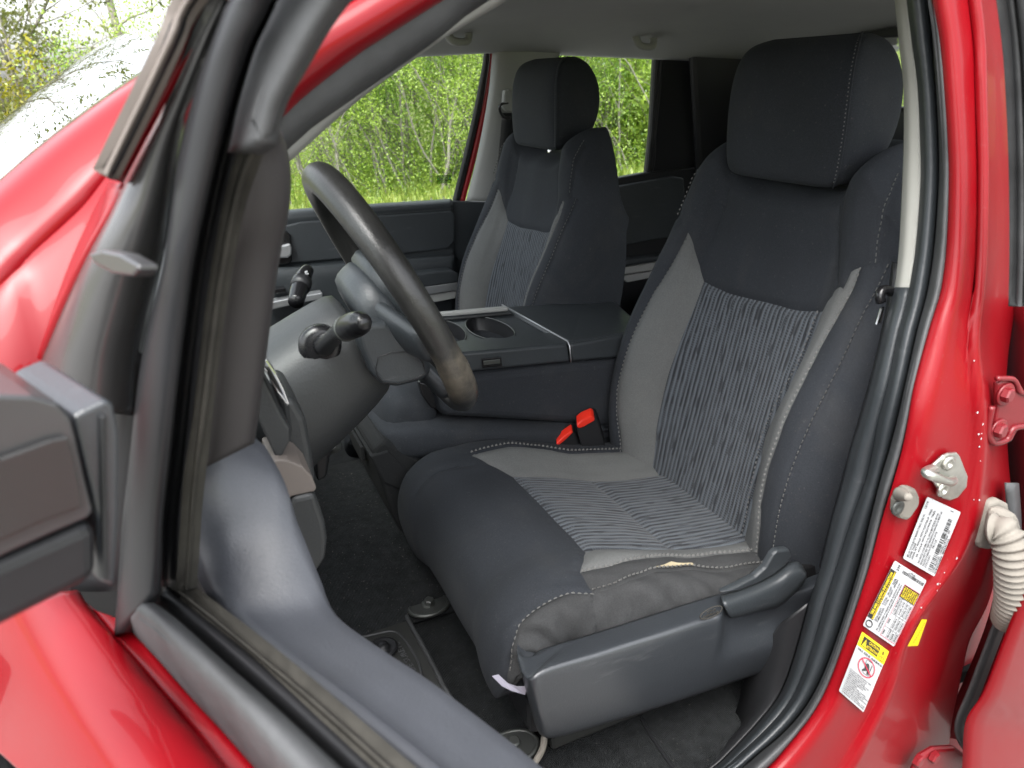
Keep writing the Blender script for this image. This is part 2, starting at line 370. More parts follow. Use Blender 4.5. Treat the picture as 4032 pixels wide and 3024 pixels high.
# ------------------------------------------------------------------ upholstered surfaces
class Uphol:
    """a smooth base surface base(s,v)->xyz, cut along seams into fabric panels with sunken seams"""
    def __init__(self, base, srange, vrange, ds, dv, grid=(161, 161)):
        self.base = base; self.sr = srange; self.vr = vrange; self.ds = ds; self.dv = dv
        S, V = np.meshgrid(np.linspace(*srange, grid[0]), np.linspace(*vrange, grid[1]), indexing='ij')
        p = base(S.ravel(), V.ravel())
        n = self.normal(S.ravel(), V.ravel())
        q = (p-CAM)@RC
        self.pix = np.stack([CX+FPX*q[:, 0]/-q[:, 2], CY-FPX*q[:, 1]/-q[:, 2]], 1)
        self.facing = np.einsum('ij,ij->i', n, CAM-p) > 0
        self.S, self.V = S.ravel(), V.ravel()
    def normal(self, s, v, e=2e-3):
        a = self.base(s+e, v)-self.base(s-e, v); b = self.base(s, v+e)-self.base(s, v-e)
        n = np.cross(a, b)*self.orient if hasattr(self, 'orient') else np.cross(a, b)
        l = np.linalg.norm(n, axis=1, keepdims=True); l[l == 0] = 1
        return n/l
    def inv(self, pts):
        out = []
        for (px, py) in pts:
            d = np.hypot(self.pix[:, 0]-px, self.pix[:, 1]-py)+np.where(self.facing, 0, 1e5)
            i = int(np.argmin(d)); s0, v0 = self.S[i], self.V[i]
            hs_ = (self.sr[1]-self.sr[0])/160; hv_ = (self.vr[1]-self.vr[0])/160
            for _r in range(4):
                a, b = np.meshgrid(np.linspace(s0-hs_, s0+hs_, 7), np.linspace(v0-hv_, v0+hv_, 7), indexing='ij')
                a = np.clip(a.ravel(), *self.sr); b = np.clip(b.ravel(), *self.vr)
                q = (self.base(a, b)-CAM)@RC
                dd = np.hypot(CX+FPX*q[:, 0]/-q[:, 2]-px, CY-FPX*q[:, 1]/-q[:, 2]-py)
                k = int(np.argmin(dd)); s0, v0 = float(a[k]), float(b[k]); hs_ /= 3; hv_ /= 3
            out.append((s0, v0))
        return out
    def build(self, zones, seams, default, parent, first=None, depth=.0045, width=.006, extra=None):
        """zones: [(name, polygon, material)]; seams: polylines with a groove"""
        s = np.arange(self.sr[0], self.sr[1]+1e-6, self.ds); v = np.arange(self.vr[0], self.vr[1]+1e-6, self.dv)
        S, V = np.meshgrid(s, v, indexing='ij')
        pts = [Vector((a, b)) for a, b in zip(S.ravel(), V.ravel())]
        edges = []; groove = []
        self.extra = extra
        lines = [list(z[1])+[z[1][0]] for z in zones]+[list(q) for q in seams]
        for ln in lines:
            a = np.array(ln, float); dd = []
            for k in range(len(a)-1):
                m = max(1, int(np.hypot(*((a[k+1]-a[k])/np.array([self.ds, self.dv])))*1.2))
                for t in range(m): dd.append(a[k]+(a[k+1]-a[k])*t/m)
            dd.append(a[-1])
            i0 = len(pts)
            for q in dd: pts.append(Vector((float(np.clip(q[0], *self.sr)), float(np.clip(q[1], *self.vr)))))
            edges += [(i0+k, i0+k+1) for k in range(len(dd)-1)]
            groove += dd
        co2, _, fc, _, _, _ = delaunay_2d_cdt(pts, edges, [], 0, 1e-6)
        c = np.array([list(p) for p in co2]); fc = [tuple(f) for f in fc]
        p = self.base(c[:, 0], c[:, 1]); n = self.normal(c[:, 0], c[:, 1])
        g = np.array(groove); gp = self.base(g[:, 0], g[:, 1])
        d = np.full(len(p), 9.)
        for k in range(0, len(gp), 64):
            d = np.minimum(d, np.linalg.norm(p[:, None]-gp[None, k:k+64], axis=2).min(1))
        off = -depth*np.exp(-(d/width)**2)+.0015*(1-np.exp(-(d/.03)**2))
        if extra is not None: off = off+extra(c[:, 0], c[:, 1])
        p = p+n*off[:, None]
        cen = np.array([c[list(f)].mean(0) for f in fc])
        lab = np.full(len(fc), -1)
        for zi, z in reversed(list(enumerate(zones))):
            lab[inpoly(cen, np.array(z[1]))] = zi
        objs = []
        uv = self.uv(c) if hasattr(self, 'uv') else c
        for zi in range(-1, len(zones)):
            name, m = (default if zi < 0 else (zones[zi][0], zones[zi][2]))
            fs = [fc[k] for k in np.nonzero(lab == zi)[0]]
            if not fs: continue
            used = sorted({i for f in fs for i in f}); mp = {u: k for k, u in enumerate(used)}
            # orient faces along n
            ff = []
            for f in fs:
                a, b2, c2 = p[f[0]], p[f[1]], p[f[2]]
                ff.append(tuple(mp[i] for i in (f if np.dot(np.cross(b2-a, c2-a), n[f[0]]) > 0 else f[::-1])))
            par = parent if (zi < 0 and first is None) else (first if first is not None else objs[0])
            o = mesh(name, p[used], ff, m, par, uvs=[tuple(uv[i]) for i in used])
            objs.append(o)
        return objs
    def stitch(self, line, m, parent, name='stitching', shift=0., L=.005, gap=.0035, w=.0007, hgt=.0012):
        a = np.array(line, float); t = np.linspace(0, 1, 40*len(a)); k = np.linspace(0, 1, len(a))
        a = np.stack([np.interp(t, k, a[:, i]) for i in (0, 1)], 1)
        p = self.base(a[:, 0], a[:, 1]); n = self.normal(a[:, 0], a[:, 1])
        tg = np.gradient(p, axis=0); tg /= np.linalg.norm(tg, axis=1, keepdims=True)+1e-9
        sd = np.cross(n, tg); p = p+sd*shift+n*.0018+(n*self.extra(a[:, 0], a[:, 1])[:, None] if getattr(self, 'extra', None) is not None else 0)
        d = np.r_[0, np.cumsum(np.linalg.norm(np.diff(p, axis=0), axis=1))]
        V = []; F = []; q = 0.
        def at(x): return [np.array([np.interp(x, d, arr[:, i]) for i in range(3)]) for arr in (p, n, sd)]
        while q+L < d[-1]:
            A, nA, sA = at(q); B, nB, sB = at(q+L); i0 = len(V)
            V += [A-sA*w-nA*.001, A+sA*w-nA*.001, B+sB*w-nB*.001, B-sB*w-nB*.001, (A*.7+B*.3)+nA*hgt, (A*.3+B*.7)+nB*hgt]
            F += [(i0, i0+1, i0+4), (i0+1, i0+2, i0+5, i0+4), (i0+2, i0+3, i0+5), (i0+3, i0, i0+4, i0+5)]
            q += L+gap
        if V: return tag(mesh(name, V, F, m, parent, smooth=False), kind='stuff')
def inpoly(pts, poly):
    x, y = pts[:, 0], pts[:, 1]; r = np.zeros(len(pts), bool); j = len(poly)-1
    for i in range(len(poly)):
        xi, yi = poly[i]; xj, yj = poly[j]
        c = ((yi > y) != (yj > y)) & (x < (xj-xi)*(y-yi)/((yj-yi) if yj != yi else 1e-12)+xi)
        r ^= c; j = i
    return r

YC = -.43
# ---- backrest base surface
BZ = np.array([.88, .96, 1.05, 1.20, 1.32, 1.41, 1.47, 1.56])
BX = np.array([-.188, -.168, -.143, -.104, -.075, -.056, -.046, -.030])
BS = np.array([0, .15, .30, .45, .60, .72, .84, .92, 1.0])
BU = np.array([  # lateral offset per row
 [0, .066, .132, .165, .200, .234, .262, .276, .268],
 [0, .066, .134, .166, .202, .240, .270, .284, .276],
 [0, .067, .135, .168, .204, .246, .278, .292, .284],
 [0, .068, .138, .170, .205, .248, .280, .294, .286],
 [0, .070, .142, .170, .200, .240, .272, .286, .278],
 [0, .070, .142, .166, .195, .230, .258, .272, .262],
 [0, .066, .132, .158, .187, .219, .246, .256, .246],
 [0, .060, .120, .150, .180, .207, .228, .236, .225]])
BF = np.array([
 [0, .0, .006, .022, .034, .030, -.010, -.06, -.13],
 [0, .0, .008, .030, .046, .044, .000, -.06, -.14],
 [0, .002, .018, .050, .070, .070, .022, -.05, -.14],
 [0, .002, .019, .054, .075, .073, .024, -.05, -.14],
 [0, .000, .006, .026, .042, .044, .004, -.055, -.125],
 [0, -.002, .000, .014, .024, .020, -.014, -.055, -.105],
 [0, -.002, .002, .016, .022, .010, -.024, -.055, -.090],
 [-.01, -.012, -.004, .008, .010, -.004, -.034, -.055, -.080]])
TS = np.array([0, .2, .30, .40, .55, .66, .80, 1.0]); TZ = np.array([1.462, 1.466, 1.486, 1.514, 1.524, 1.502, 1.448, 1.33])
def backrest(s, v):
    sa = np.abs(s); zt = cubic(TS, TZ, sa); z = .88+(zt-.88)*np.minimum(v, 1)
    # row interpolation
    U = np.empty_like(s); Fo = np.empty_like(s)
    cols_u = np.array([cubic(BZ, BU[:, k], z) for k in range(len(BS))]).T
    cols_f = np.array([cubic(BZ, BF[:, k], z) for k in range(len(BS))]).T
    dU = np.gradient(cols_u, BS, axis=1); dF = np.gradient(cols_f, BS, axis=1)
    i = np.clip(np.searchsorted(BS, sa, side='right')-1, 0, len(BS)-2); r = np.arange(len(s))
    h = BS[i+1]-BS[i]; t = (np.clip(sa, 0, 1)-BS[i])/h
    def H(Y, D):
        return (2*t**3-3*t**2+1)*Y[r, i]+(t**3-2*t**2+t)*h*D[r, i]+(-2*t**3+3*t**2)*Y[r, i+1]+(t**3-t**2)*h*D[r, i+1]
    U = H(cols_u, dU); Fo = H(cols_f, dF)
    th = np.clip((v-1)/.25, 0, 1)*math.pi/2; rr = .038
    z = z+rr*np.sin(th); Fo = Fo-rr*(1-np.cos(th)); bl = np.clip((v-1)/.35, 0, 1)**1.5; Fo = Fo*(1-bl)-.095*bl; U = U*(1-.06*bl)
    x = cubic(BZ, BX, np.clip(z, .88, 1.56))-Fo
    return np.stack([x, YC+np.sign(s)*U, z], 1)
bk = Uphol(backrest, (-1., 1.), (0., 1.35), .022, .0135); bk.orient = -1
bk.__init__(backrest, (-1., 1.), (0., 1.35), .022, .0135)
bk.uv = lambda c: np.stack([bk.base(c[:, 0], c[:, 1])[:, 1], bk.base(c[:, 0], c[:, 1])[:, 2]], 1)
tipf = (2704, 915); tipn = (3380, 1051)
S1 = bk.inv([tipf, (2647, 1027), (2573, 1143), (2506, 1275), (2454, 1412), (2426, 1530), (2423, 1627), (2437, 1724)])
S2a = bk.inv([tipf, (2730, 977), (2751, 1044), (2766, 1107)])
S2b = bk.inv([(2766, 1107), (2731, 1204), (2676, 1343), (2634, 1460), (2606, 1571), (2582, 1689), (2572, 1793)])
S3 = bk.inv([(2766, 1107), (2829, 1139), (2945, 1176), (3070, 1205), (3194, 1224), (3227, 1225)])
S4a = bk.inv([tipn, (3343, 1068), (3310, 1135), (3244, 1201), (3227, 1225)])
S4b = bk.inv([(3227, 1225), (3196, 1308), (3147, 1433), (3085, 1544), (3036, 1641), (3002, 1724), (2981, 1835), (2960, 1932), (2946, 2022)])
S5 = bk.inv([tipn, (3351, 1135), (3279, 1266), (3223, 1363), (3161, 1488), (3106, 1599), (3057, 1724), (3015, 1849), (2991, 1966), (2984, 2070)])
S6 = bk.inv([(3509, 1044), (3467, 1135), (3410, 1239), (3341, 1391), (3265, 1544), (3210, 1655), (3161, 1765), (3119, 1876), (3085, 1994), (3064, 2105)])
S7 = bk.inv([(2883, 712), (2854, 795), (2813, 911), (2771, 994)])+[S2a[2]]
S8 = bk.inv([(3335, 737), (3306, 787), (3293, 870), (3289, 1035), (3285, 1151)])
S9 = [S4a[0]]+bk.inv([(3420, 1041), (3459, 1037), (3509, 1034)])
S10 = bk.inv([(3545, 690), (3517, 762), (3484, 870), (3467, 952), (3459, 1037)])
def down(l): return list(l)+[(l[-1][0], .0)]
S1, S2b, S4b, S5, S6 = map(down, (S1, S2b, S4b, S5, S6))
S8 = S8+[S4a[3]]
mir = lambda l: [(-a, b) for a, b in l]
zones = [('center_panel', S3+S4b[1:]+S2b[::-1][:-1], 'fabric_ribbed'),
         ('bolster_panel', S1+(S2a+S2b[1:])[::-1][:-1], 'fabric_grey'),
         ('bolster_panel', S4a+S4b[1:]+S5[::-1][:-1], 'fabric_grey')]
seams = [S6, S7, S8, S9, S10, mir(S9), [(s*-1, v) for s, v in S10], [(-s, v) for s, v in S6]]

# ---- cushion base surface
CXZ = np.array([(-.54, .872), (-.60, .862), (-.634, .882), (-.650, .925), (-.648, .975), (-.630, 1.015), (-.590, 1.040), (-.53, 1.040), (-.466, 1.027), (-.39, 1.003), (-.316, .978), (-.24, .964), (-.168, .955), (-.10, .95)])
CT = np.r_[0, np.cumsum(np.linalg.norm(np.diff(CXZ, axis=0), axis=1))]; CT /= CT[-1]
CS = np.array([0, .18, .35, .50, .62, .74, .85, .93, 1.0])
CU = np.array([0, .066, .130, .160, .188, .222, .255, .268, .270])
CD = np.array([0, .000, .002, .014, .024, .022, .006, -.04, -.14])
def cushion(s, v):
    e = 2e-3; sa = np.clip(np.abs(s), 0, 1); c = cubic(CT, CXZ, v); vc = np.clip(v, .003, .997)
    tg = cubic(CT, CXZ, vc+e)-cubic(CT, CXZ, vc-e); tg /= np.linalg.norm(tg, axis=1, keepdims=True)
    n = np.stack([-tg[:, 1], tg[:, 0]], 1)
    u = cubic(CS, CU, sa); d = cubic(CS, CD, sa)
    rear = np.clip((v-.5)/.15, 0, 1); nose = 1-np.clip((v-.42)/.12, 0, 1)
    d = np.where(d > 0, d*(1-.55*nose), d*(1-.35*nose))
    # bolsters flatten towards the backrest
    d = np.where((d > 0), d*(1-.35*np.clip((v-.75)/.25, 0, 1)), d)
    u = u*(1-.03*nose)
    zmin = .862+.115*np.clip((sa-.58)/.36, 0, 1)**1.3*np.clip((.55-v)/.15, 0, 1)
    z = c[:, 1]+n[:, 1]*d; z = np.where(z < zmin, zmin+(z-zmin)*.05, z)
    return np.stack([c[:, 0]+n[:, 0]*d, YC+np.sign(s)*u, z], 1)
cu = Uphol(cushion, (-1., 1.), (0., 1.), .022, .0125); cu.orient = -1
cu.__init__(cushion, (-1., 1.), (0., 1.), .022, .0125)
cu.uv = lambda c: np.stack([cu.base(c[:, 0], c[:, 1])[:, 1], cu.base(c[:, 0], c[:, 1])[:, 0]], 1)
K_in = cu.inv([(2022, 1869), (2085, 1935), (2180, 2030), (2256, 2106), (2306, 2163)])
K_ne = cu.inv([(2306, 2163), (2433, 2160), (2623, 2157), (2813, 2147)])
K_fe = cu.inv([(2022, 1869), (2180, 1872), (2338, 1888), (2471, 1882)])
K_s1 = cu.inv([(2284, 2243), (2401, 2220), (2623, 2185), (2813, 2176), (2880, 2173)])
K_fr = cu.inv([(2306, 2163), (2297, 2198), (2284, 2243)])
K_s2 = cu.inv([(2336, 2333), (2433, 2303), (2559, 2252), (2718, 2236), (2880, 2239)])
K_fr2 = cu.inv([(2284, 2243), (2336, 2333)])
K_w = cu.inv([(2336, 2331), (2243, 2331), (2154, 2359), (2085, 2404), (2041, 2454), (2015, 2518), (2003, 2587), (1999, 2640)])
K_fg = cu.inv([(1857, 1787), (1927, 1768), (2022, 1752), (2129, 1758), (2243, 1778)])
K_ft = cu.inv([(1857, 1787), (1927, 1822), (2022, 1869)])
K_sv = cu.inv([(2336, 2333), (2347, 2385), (2346, 2480)])
K_far = cu.inv([(1690, 1830), (1850, 1775)])
K_mid = cu.inv([(2330, 1890), (2420, 1965), (2540, 2070), (2640, 2155)])
K_nose = cu.inv([(1640, 1930), (1680, 1880), (1750, 1845), (1857, 1830)])
K_nn = cu.inv([(2310, 2190), (2200, 2195), (2080, 2225), (1960, 2290), (1905, 2380), (1890, 2470), (1900, 2570)])
def back(l): return list(l)+[(l[-1][0], 1.)]
K_ne, K_fe, K_s1, K_s2, K_fg = map(back, (K_ne, K_fe, K_s1, K_s2, K_fg))
K_s2b = [(s, v) for s, v in K_s2]
czones = [('center_panel', K_in+K_ne[1:]+K_fe[::-1][:-1], 'fabric_ribbed'),
          ('bolster_panel', K_fr+K_s1[1:]+K_ne[::-1][:-1], 'fabric_grey'),
          ('bolster_panel', K_ft+K_fe[1:]+K_fg[::-1][:-1], 'fabric_grey'),
          ('bolster_strip', K_fr2+K_s2[1:]+K_s1[::-1][:-1], 'fabric_worn'),
          ('side_panel', K_s2+[(-1., 1.), (-1., 0.), (K_w[-1][0], 0.)]+K_w[::-1][:-1], 'fabric_worn')]
cseams = [K_sv, K_mid, K_nose]
def wrinkle(s, v):
    w = np.clip((-s-.80)/.08, 0, 1)*np.clip((v-.12)/.1, 0, 1)
    r = .0040*np.sin(v*70+s*34+3*np.sin(v*19))+.0022*np.sin(v*131-s*60)
    q = np.clip((-s-.70)/.06, 0, 1)*.0015*np.sin(v*60+s*45)
    soft = .0013*np.sin(v*23+s*4)*np.sin(s*7+v*5)
    return w*r+q+soft
ob = cu.build(czones, cseams, ('bucket_seat', 'fabric_black'), TRUCK, extra=wrinkle)
SEAT = tagp(ob[0], 'driver seat in black and grey cloth with a torn cushion bolster')
bb = bk.build(zones, seams, ('backrest', 'fabric_black'), SEAT, first=SEAT)
for l, sh in ((S5, .0045), (S6, -.004), (S1, .005), (S10, -.004), ([(-s, v) for s, v in S10], .004)):
    bk.stitch(l, 'thread', SEAT, shift=sh)
bk.stitch([(s, v) for s, v in S4b], 'thread_dark', SEAT, shift=-.003, w=.0006)
cu.stitch(K_w, 'thread', SEAT, shift=.004)
for l, sh in ((K_s1, -.004), (K_s2, .004), (K_fg, .004)): cu.stitch(l, 'thread', SEAT, shift=sh, w=.001, hgt=.0024)

# ---- headrest
def headrest(name, parent):
    lv = [(1.504, -.046, .005, .100), (1.507, -.056, .024, .124), (1.524, -.062, .054, .134), (1.57, -.064, .084, .138), (1.62, -.063, .092, .138), (1.66, -.058, .084, .135), (1.690, -.046, .066, .129), (1.706, -.028, .046, .118), (1.712, .0, .03, .095)]
    v = []; f = []; n = 56
    for (z, xf, xb, w) in lv:
        for k in range(n):
            a = 2*math.pi*k/n; ca, sa = math.cos(a), math.sin(a); e = 2/5.6
            x = (xf+xb)/2-(xb-xf)/2*math.copysign(abs(ca)**e, ca); y = w*math.copysign(abs(sa)**e, sa)
            # the back is a little narrower than the front
            y *= 1-.16*(x-xf)/(xb-xf)
            v.append((x, YC+y, z))
    for i in range(len(lv)-1):
        for k in range(n): f.append((i*n+k, i*n+(k+1) % n, (i+1)*n+(k+1) % n, (i+1)*n+k))
    f.append(tuple(range(n))); f.append(tuple((len(lv)-1)*n+k for k in range(n))[::-1])
    f = [t[::-1] for t in f]
    o = mesh(name, v, f, 'fabric_black', parent, sub=2)
    # seam welts near the front corners
    for sg in (-1,):
        pth = []
        for (z, xf, xb, w) in lv[1:]:
            y = w*.955; x = xf+(xb-xf)*.085
            pth.append((x-.0005, YC+sg*y, z))
        tube('headrest_seam', pth, .0016, 'fabric_black', parent, seg=6, n=30)
        q = resample(pth, 90); V = []; F = []
        for i in range(4, 86, 2):
            a, b = Vector(q[i]), Vector(q[i]*.35+q[i+1]*.65); k = len(V); o2 = Vector((-.0045, -.0006, 0)); h = Vector((.0006, 0, 0))
            V += [a+o2-h, a+o2+h, b+o2+h, b+o2-h]; F.append((k, k+1, k+2, k+3))
        tag(mesh('stitching', V, F, 'thread_dark', parent, smooth=False, solid=.001), kind='stuff')
    return o
headrest('headrest', SEAT)
for y in (-.045, .045):
    tube('headrest_post', [(.012, YC+y, 1.44), (.016, YC+y, 1.53)], .006, 'chrome', SEAT, seg=10)
    box('post_sleeve', (.012, YC+y, 1.486), (.034, .03, .014), 'plastic_dark', SEAT, bevel=.004)
# ---- passenger seat: same parts shifted across the cab
def copy_tree(o, parent, dv):
    c = o.copy(); COL.objects.link(c); c.parent = parent
    c.matrix_parent_inverse = o.matrix_parent_inverse.copy()
    c.location = o.location+Vector(dv)
    for ch in list(o.children):
        k = ch.copy(); COL.objects.link(k); k.parent = c; k.matrix_parent_inverse = ch.matrix_parent_inverse.copy()
    return c
SEAT2 = tagp(copy_tree(SEAT, TRUCK, (-.018, .86, -.015)), 'passenger seat in black and grey cloth beyond the console')

for ch in SEAT2.children:
    if ch.name.startswith('headrest') or (ch.name.startswith('stitching') and ch.data.vertices[0].co.z > 1.51): ch.location.z += .012
    if ch.name.startswith('side_panel') or ch.name.startswith('bolster_strip'):
        ch.material_slots[0].link = 'OBJECT'; ch.material_slots[0].material = MATS['fabric_black']
# ---- driver seat only: tear, side shield, lever, tag, rails
tear = [(2572, 2238), (2612, 2229), (2640, 2217), (2662, 2222), (2690, 2223), (2722, 2222), (2730, 2230), (2690, 2232), (2640, 2235)]
ti = cu.inv(tear); tp = cu.base(np.array([a for a, _ in ti]), np.array([b for _, b in ti])); tn = cu.normal(np.array([a for a, _ in ti]), np.array([b for _, b in ti]))
tv = [Vector(p+n*.0032) for p, n in zip(tp, tn)]; cvv = sum(tv, Vector())/len(tv)-Vector(tn.mean(0))*.003
mesh('exposed_foam', tv+[cvv], [(i, (i+1) % len(tv), len(tv)) for i in range(len(tv))], 'foam', SEAT)
YS = -.735
def sp(pts, y): return [P(a, b, y=y) for a, b in pts]
shield_t = [(2078, 2606), (2100, 2578), (2154, 2549), (2351, 2489), (2559, 2423), (2718, 2372), (2825, 2340), (2870, 2325), (2960, 2330), (3060, 2280), (3160, 2250), (3260, 2210)]
shield_b = [(2147, 2905), (2170, 2906), (2230, 2895), (2380, 2850), (2529, 2806), (2660, 2764), (2780, 2724), (2850, 2700), (2981, 2655), (3060, 2628), (3170, 2590), (3270, 2555)]
def lerp(a, b, t): return [(p[0]+(q[0]-p[0])*t, p[1]+(q[1]-p[1])*t) for p, q in zip(a, b)]
def wrap(row, dz=0.):
    p = row[0]; d = YS+.075 if dz == 0 else p.y+.012
    return [Vector((p.x+.020, d, p.z+dz)), Vector((p.x+.002, p.y*.45+d*.55, p.z+dz*.5)), Vector((p.x-.004, p.y*.8+d*.2, p.z))]+row
def shrow(t, yy):                      # the rear end of the shield steps back to clear the lever
    q = lerp(shield_t, shield_b, t); st_ = .016*max(0, 1-max(0, t-.45)/.25)
    return [P(a, b, y=yy+st_*min(1, max(0, (a-2845)/22))) for a, b in q]
shield_t = shield_t[:6]+[(2825, 2340), (2848, 2333), (2872, 2326), (2960, 2310), (3060, 2280), (3160, 2250), (3260, 2210)]
shield_b = shield_b[:6]+[(2780, 2724), (2820, 2710), (2850, 2700), (2981, 2655), (3060, 2628), (3170, 2590), (3270, 2555)]
rows = [shrow(t, yy) for t, yy in ((0, YS+.034), (.035, YS+.026), (.20, YS-.006), (.28, YS-.012), (.46, YS-.012), (.75, YS-.008), (.96, YS), (1, YS+.01))]
sh = skin('side_shield', [wrap(r_, -.004 if k_ < 2 else 0) for k_, r_ in enumerate(rows)], 'plastic_shield', SEAT, n=100, cross=44, solid=.004, flip=True)
hs2 = [(2838, 2338), (2905, 2308), (2975, 2272), (3015, 2236), (3045, 2184), (3062, 2168), (3110, 2163), (3122, 2190), (3095, 2228), (3045, 2268), (2985, 2300), (2905, 2332)]
prism('recliner_housing', sp(hs2, YS+.004), (0, .012, 0), 'plastic_black', SEAT, bevel=.004, seg=3)
# recliner cover and lift lever
lev_t = [(2836, 2345), (2900, 2322), (2971, 2296), (3050, 2256), (3105, 2216), (3145, 2212), (3176, 2255)]
lev_b = [(2874, 2432), (2905, 2430), (2985, 2408), (3062, 2388), (3115, 2348), (3155, 2308), (3176, 2275)]
skin('recline_lever', [sp(lev_t, YS+.016), sp(lerp(lev_t, lev_b, .10), YS+.004), sp(lerp(lev_t, lev_b, .40), YS-.008), sp(lerp(lev_t, lev_b, .85), YS-.010), sp(lev_b, YS-.004), sp(lev_b, YS+.010)], 'plastic_black', SEAT, n=30, cross=24, solid=.004, flip=True)
cov = [(2965, 2285), (2985, 2225), (3005, 2185), (3030, 2168), (3108, 2163), (3124, 2190), (3062, 2250), (2990, 2300)]
#prism('recliner_cover', sp(cov, YS+.030), (0, .025, 0), 'plastic_dark', SEAT, bevel=.006, seg=3)
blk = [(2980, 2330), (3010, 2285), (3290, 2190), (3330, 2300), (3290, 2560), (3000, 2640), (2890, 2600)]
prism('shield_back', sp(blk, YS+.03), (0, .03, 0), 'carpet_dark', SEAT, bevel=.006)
# SRS airbag badge on the shield
bc = P(2792, 2404, y=YS-.007); ax = (P(2835, 2388, y=YS-.007)-bc); ay = (P(2795, 2384, y=YS-.007)-bc)
el = [bc+ax*math.cos(a)+ay*math.sin(a) for a in np.linspace(0, 2*math.pi, 33)[:-1]]
tube('airbag_badge', [e+Vector((0, -.0045, 0)) for e in el], .0008, 'rubber_worn', SEAT, seg=6, closed=True)
vt, ft = text_mesh('SRS'); vt2, ft2 = text_mesh('AIRBAG')
for vv, ff, u0, w0, v0 in ((vt, ft, -.42, .84, .12), (vt2, ft2, -.72, 1.44, -.58)):
    W = max(p.x for p in vv)
    mesh('badge_lettering', [bc+ax*(u0+p.x/W*w0)+ay*(v0+p.y/.7*.42)+Vector((0, -.0045, 0)) for p in vv], ff, 'rubber_worn', SEAT, smooth=False, solid=.0006)
# law label peeking out below the cushion
lb = [(1937, 2662), (1962, 2655), (2000, 2690), (2035, 2702), (2076, 2702), (2066, 2735), (2010, 2718), (1975, 2700)]
lp = [P(a, b, y=-.712+.0010*(i % 3)) for i, (a, b) in enumerate(lb)]
mesh('paper_tag', lp, [(0, 1, 7), (1, 2, 6, 7), (2, 3, 5, 6), (3, 4, 5)], 'paper', SEAT, smooth=False, solid=.0006)
# seat frame below the cushion, rails
box('seat_frame', (-.36, YC, .84), (.50, .44, .06), 'plastic_dark', SEAT, bevel=.01)
for y in (YC-.2, YC+.2):
    box('seat_rail', (-.30, y, .79), (.56, .05, .035), 'steel_dark', SEAT, bevel=.006)

# ------------------------------------------------------------------ cab structure
def PT(px, py, y0, k=.22, z0=1.33):
    """pixel onto the driver-side body wall, which leans inwards above z0 (y0<0) - or the passenger side (y0>0)"""
    y = y0
    for _ in range(6):
        p = P(px, py, y=y); y = y0-math.copysign(k*max(0, p.z-z0), y0)
    return P(px, py, y=y)
def ct(pts, y0): return [PT(a, b, y0) for a, b in pts]
def cy(pts, y): return [P(a, b, y=y) for a, b in pts]

# ---- driver-side centre pillar (door jamb)
b0 = [(3520, -60), (3522, 0), (3539, 169), (3556, 338), (3558, 549), (3552, 717), (3539, 971), (3521, 1131), (3498, 1224), (3479, 1300), (3430, 1503), (3385, 1662), (3348, 1775), (3321, 1888), (3274, 2050), (3232, 2226), (3185, 2373), (3138, 2549), (3095, 2680), (3052, 2764), (2970, 2864), (2870, 2970), (2811, 3024), (2700, 3100)]
b1 = [(3566, -60), (3569, 0), (3590, 169), (3612, 338), (3622, 549), (3624, 717), (3605, 971), (3580, 1131), (3562, 1224), (3538, 1300), (3498, 1503), (3457, 1662), (3436, 1775), (3410, 1888), (3353, 2050), (3296, 2226), (3249, 2373), (3198, 2549), (3145, 2690), (3095, 2780), (3010, 2876), (2905, 2975), (2850, 3024), (2740, 3100)]
b2 = [(3655, -60), (3659, 0), (3671, 169), (3684, 338), (3695, 549), (3696, 717), (3678, 971), (3653, 1139), (3632, 1224), (3611, 1300), (3562, 1520), (3530, 1662), (3500, 1775), (3466, 1888), (3425, 2050), (3384, 2226), (3340, 2373), (3282, 2549), (3225, 2690), (3160, 2800), (3080, 2890), (2990, 2965), (2920, 3024), (2800, 3100)]
b4 = [(3678, -60), (3683, 0), (3710, 169), (3726, 338), (3740, 549), (3745, 717), (3736, 971), (3715, 1139), (3690, 1224), (3665, 1300), (3604, 1520), (3577, 1662), (3552, 1775), (3520, 1888), (3470, 2050), (3424, 2226), (3380, 2373), (3322, 2549), (3267, 2696), (3210, 2805), (3140, 2900), (3044, 3013), (2960, 3090), (2860, 3200)]
b5 = [(3845, -60), (3850, 0), (3868, 169), (3872, 338), (3878, 549), (3880, 717), (3876, 971), (3866, 1139), (3852, 1250), (3846, 1381), (3868, 1560), (3877, 1700), (3874, 1800), (3864, 1910), (3838, 2060), (3790, 2179), (3707, 2300), (3620, 2420), (3560, 2540), (3525, 2684), (3480, 2800), (3430, 2900), (3370, 3024), (3300, 3120)]
b7 = [(3935, -60), (3940, 0), (3965, 169), (3980, 338), (3988, 549), (3991, 717), (3992, 971), (3984, 1180), (3970, 1300), (3955, 1400), (3945, 1560), (3950, 1700), (3960, 1850), (3975, 2000), (3960, 2120), (3919, 2226), (3878, 2373), (3813, 2500), (3790, 2579), (3754, 2755), (3735, 2850), (3725, 2950), (3715, 3040), (3700, 3120)]
for c_ in (b0, b1, b2, b4, b5, b7): c_[0] = (c_[1][0]-(c_[2][0]-c_[1][0])*1.9, -330)
def mix(a, b, t): return [(p[0]+(q[0]-p[0])*t, p[1]+(q[1]-p[1])*t) for p, q in zip(a, b)]
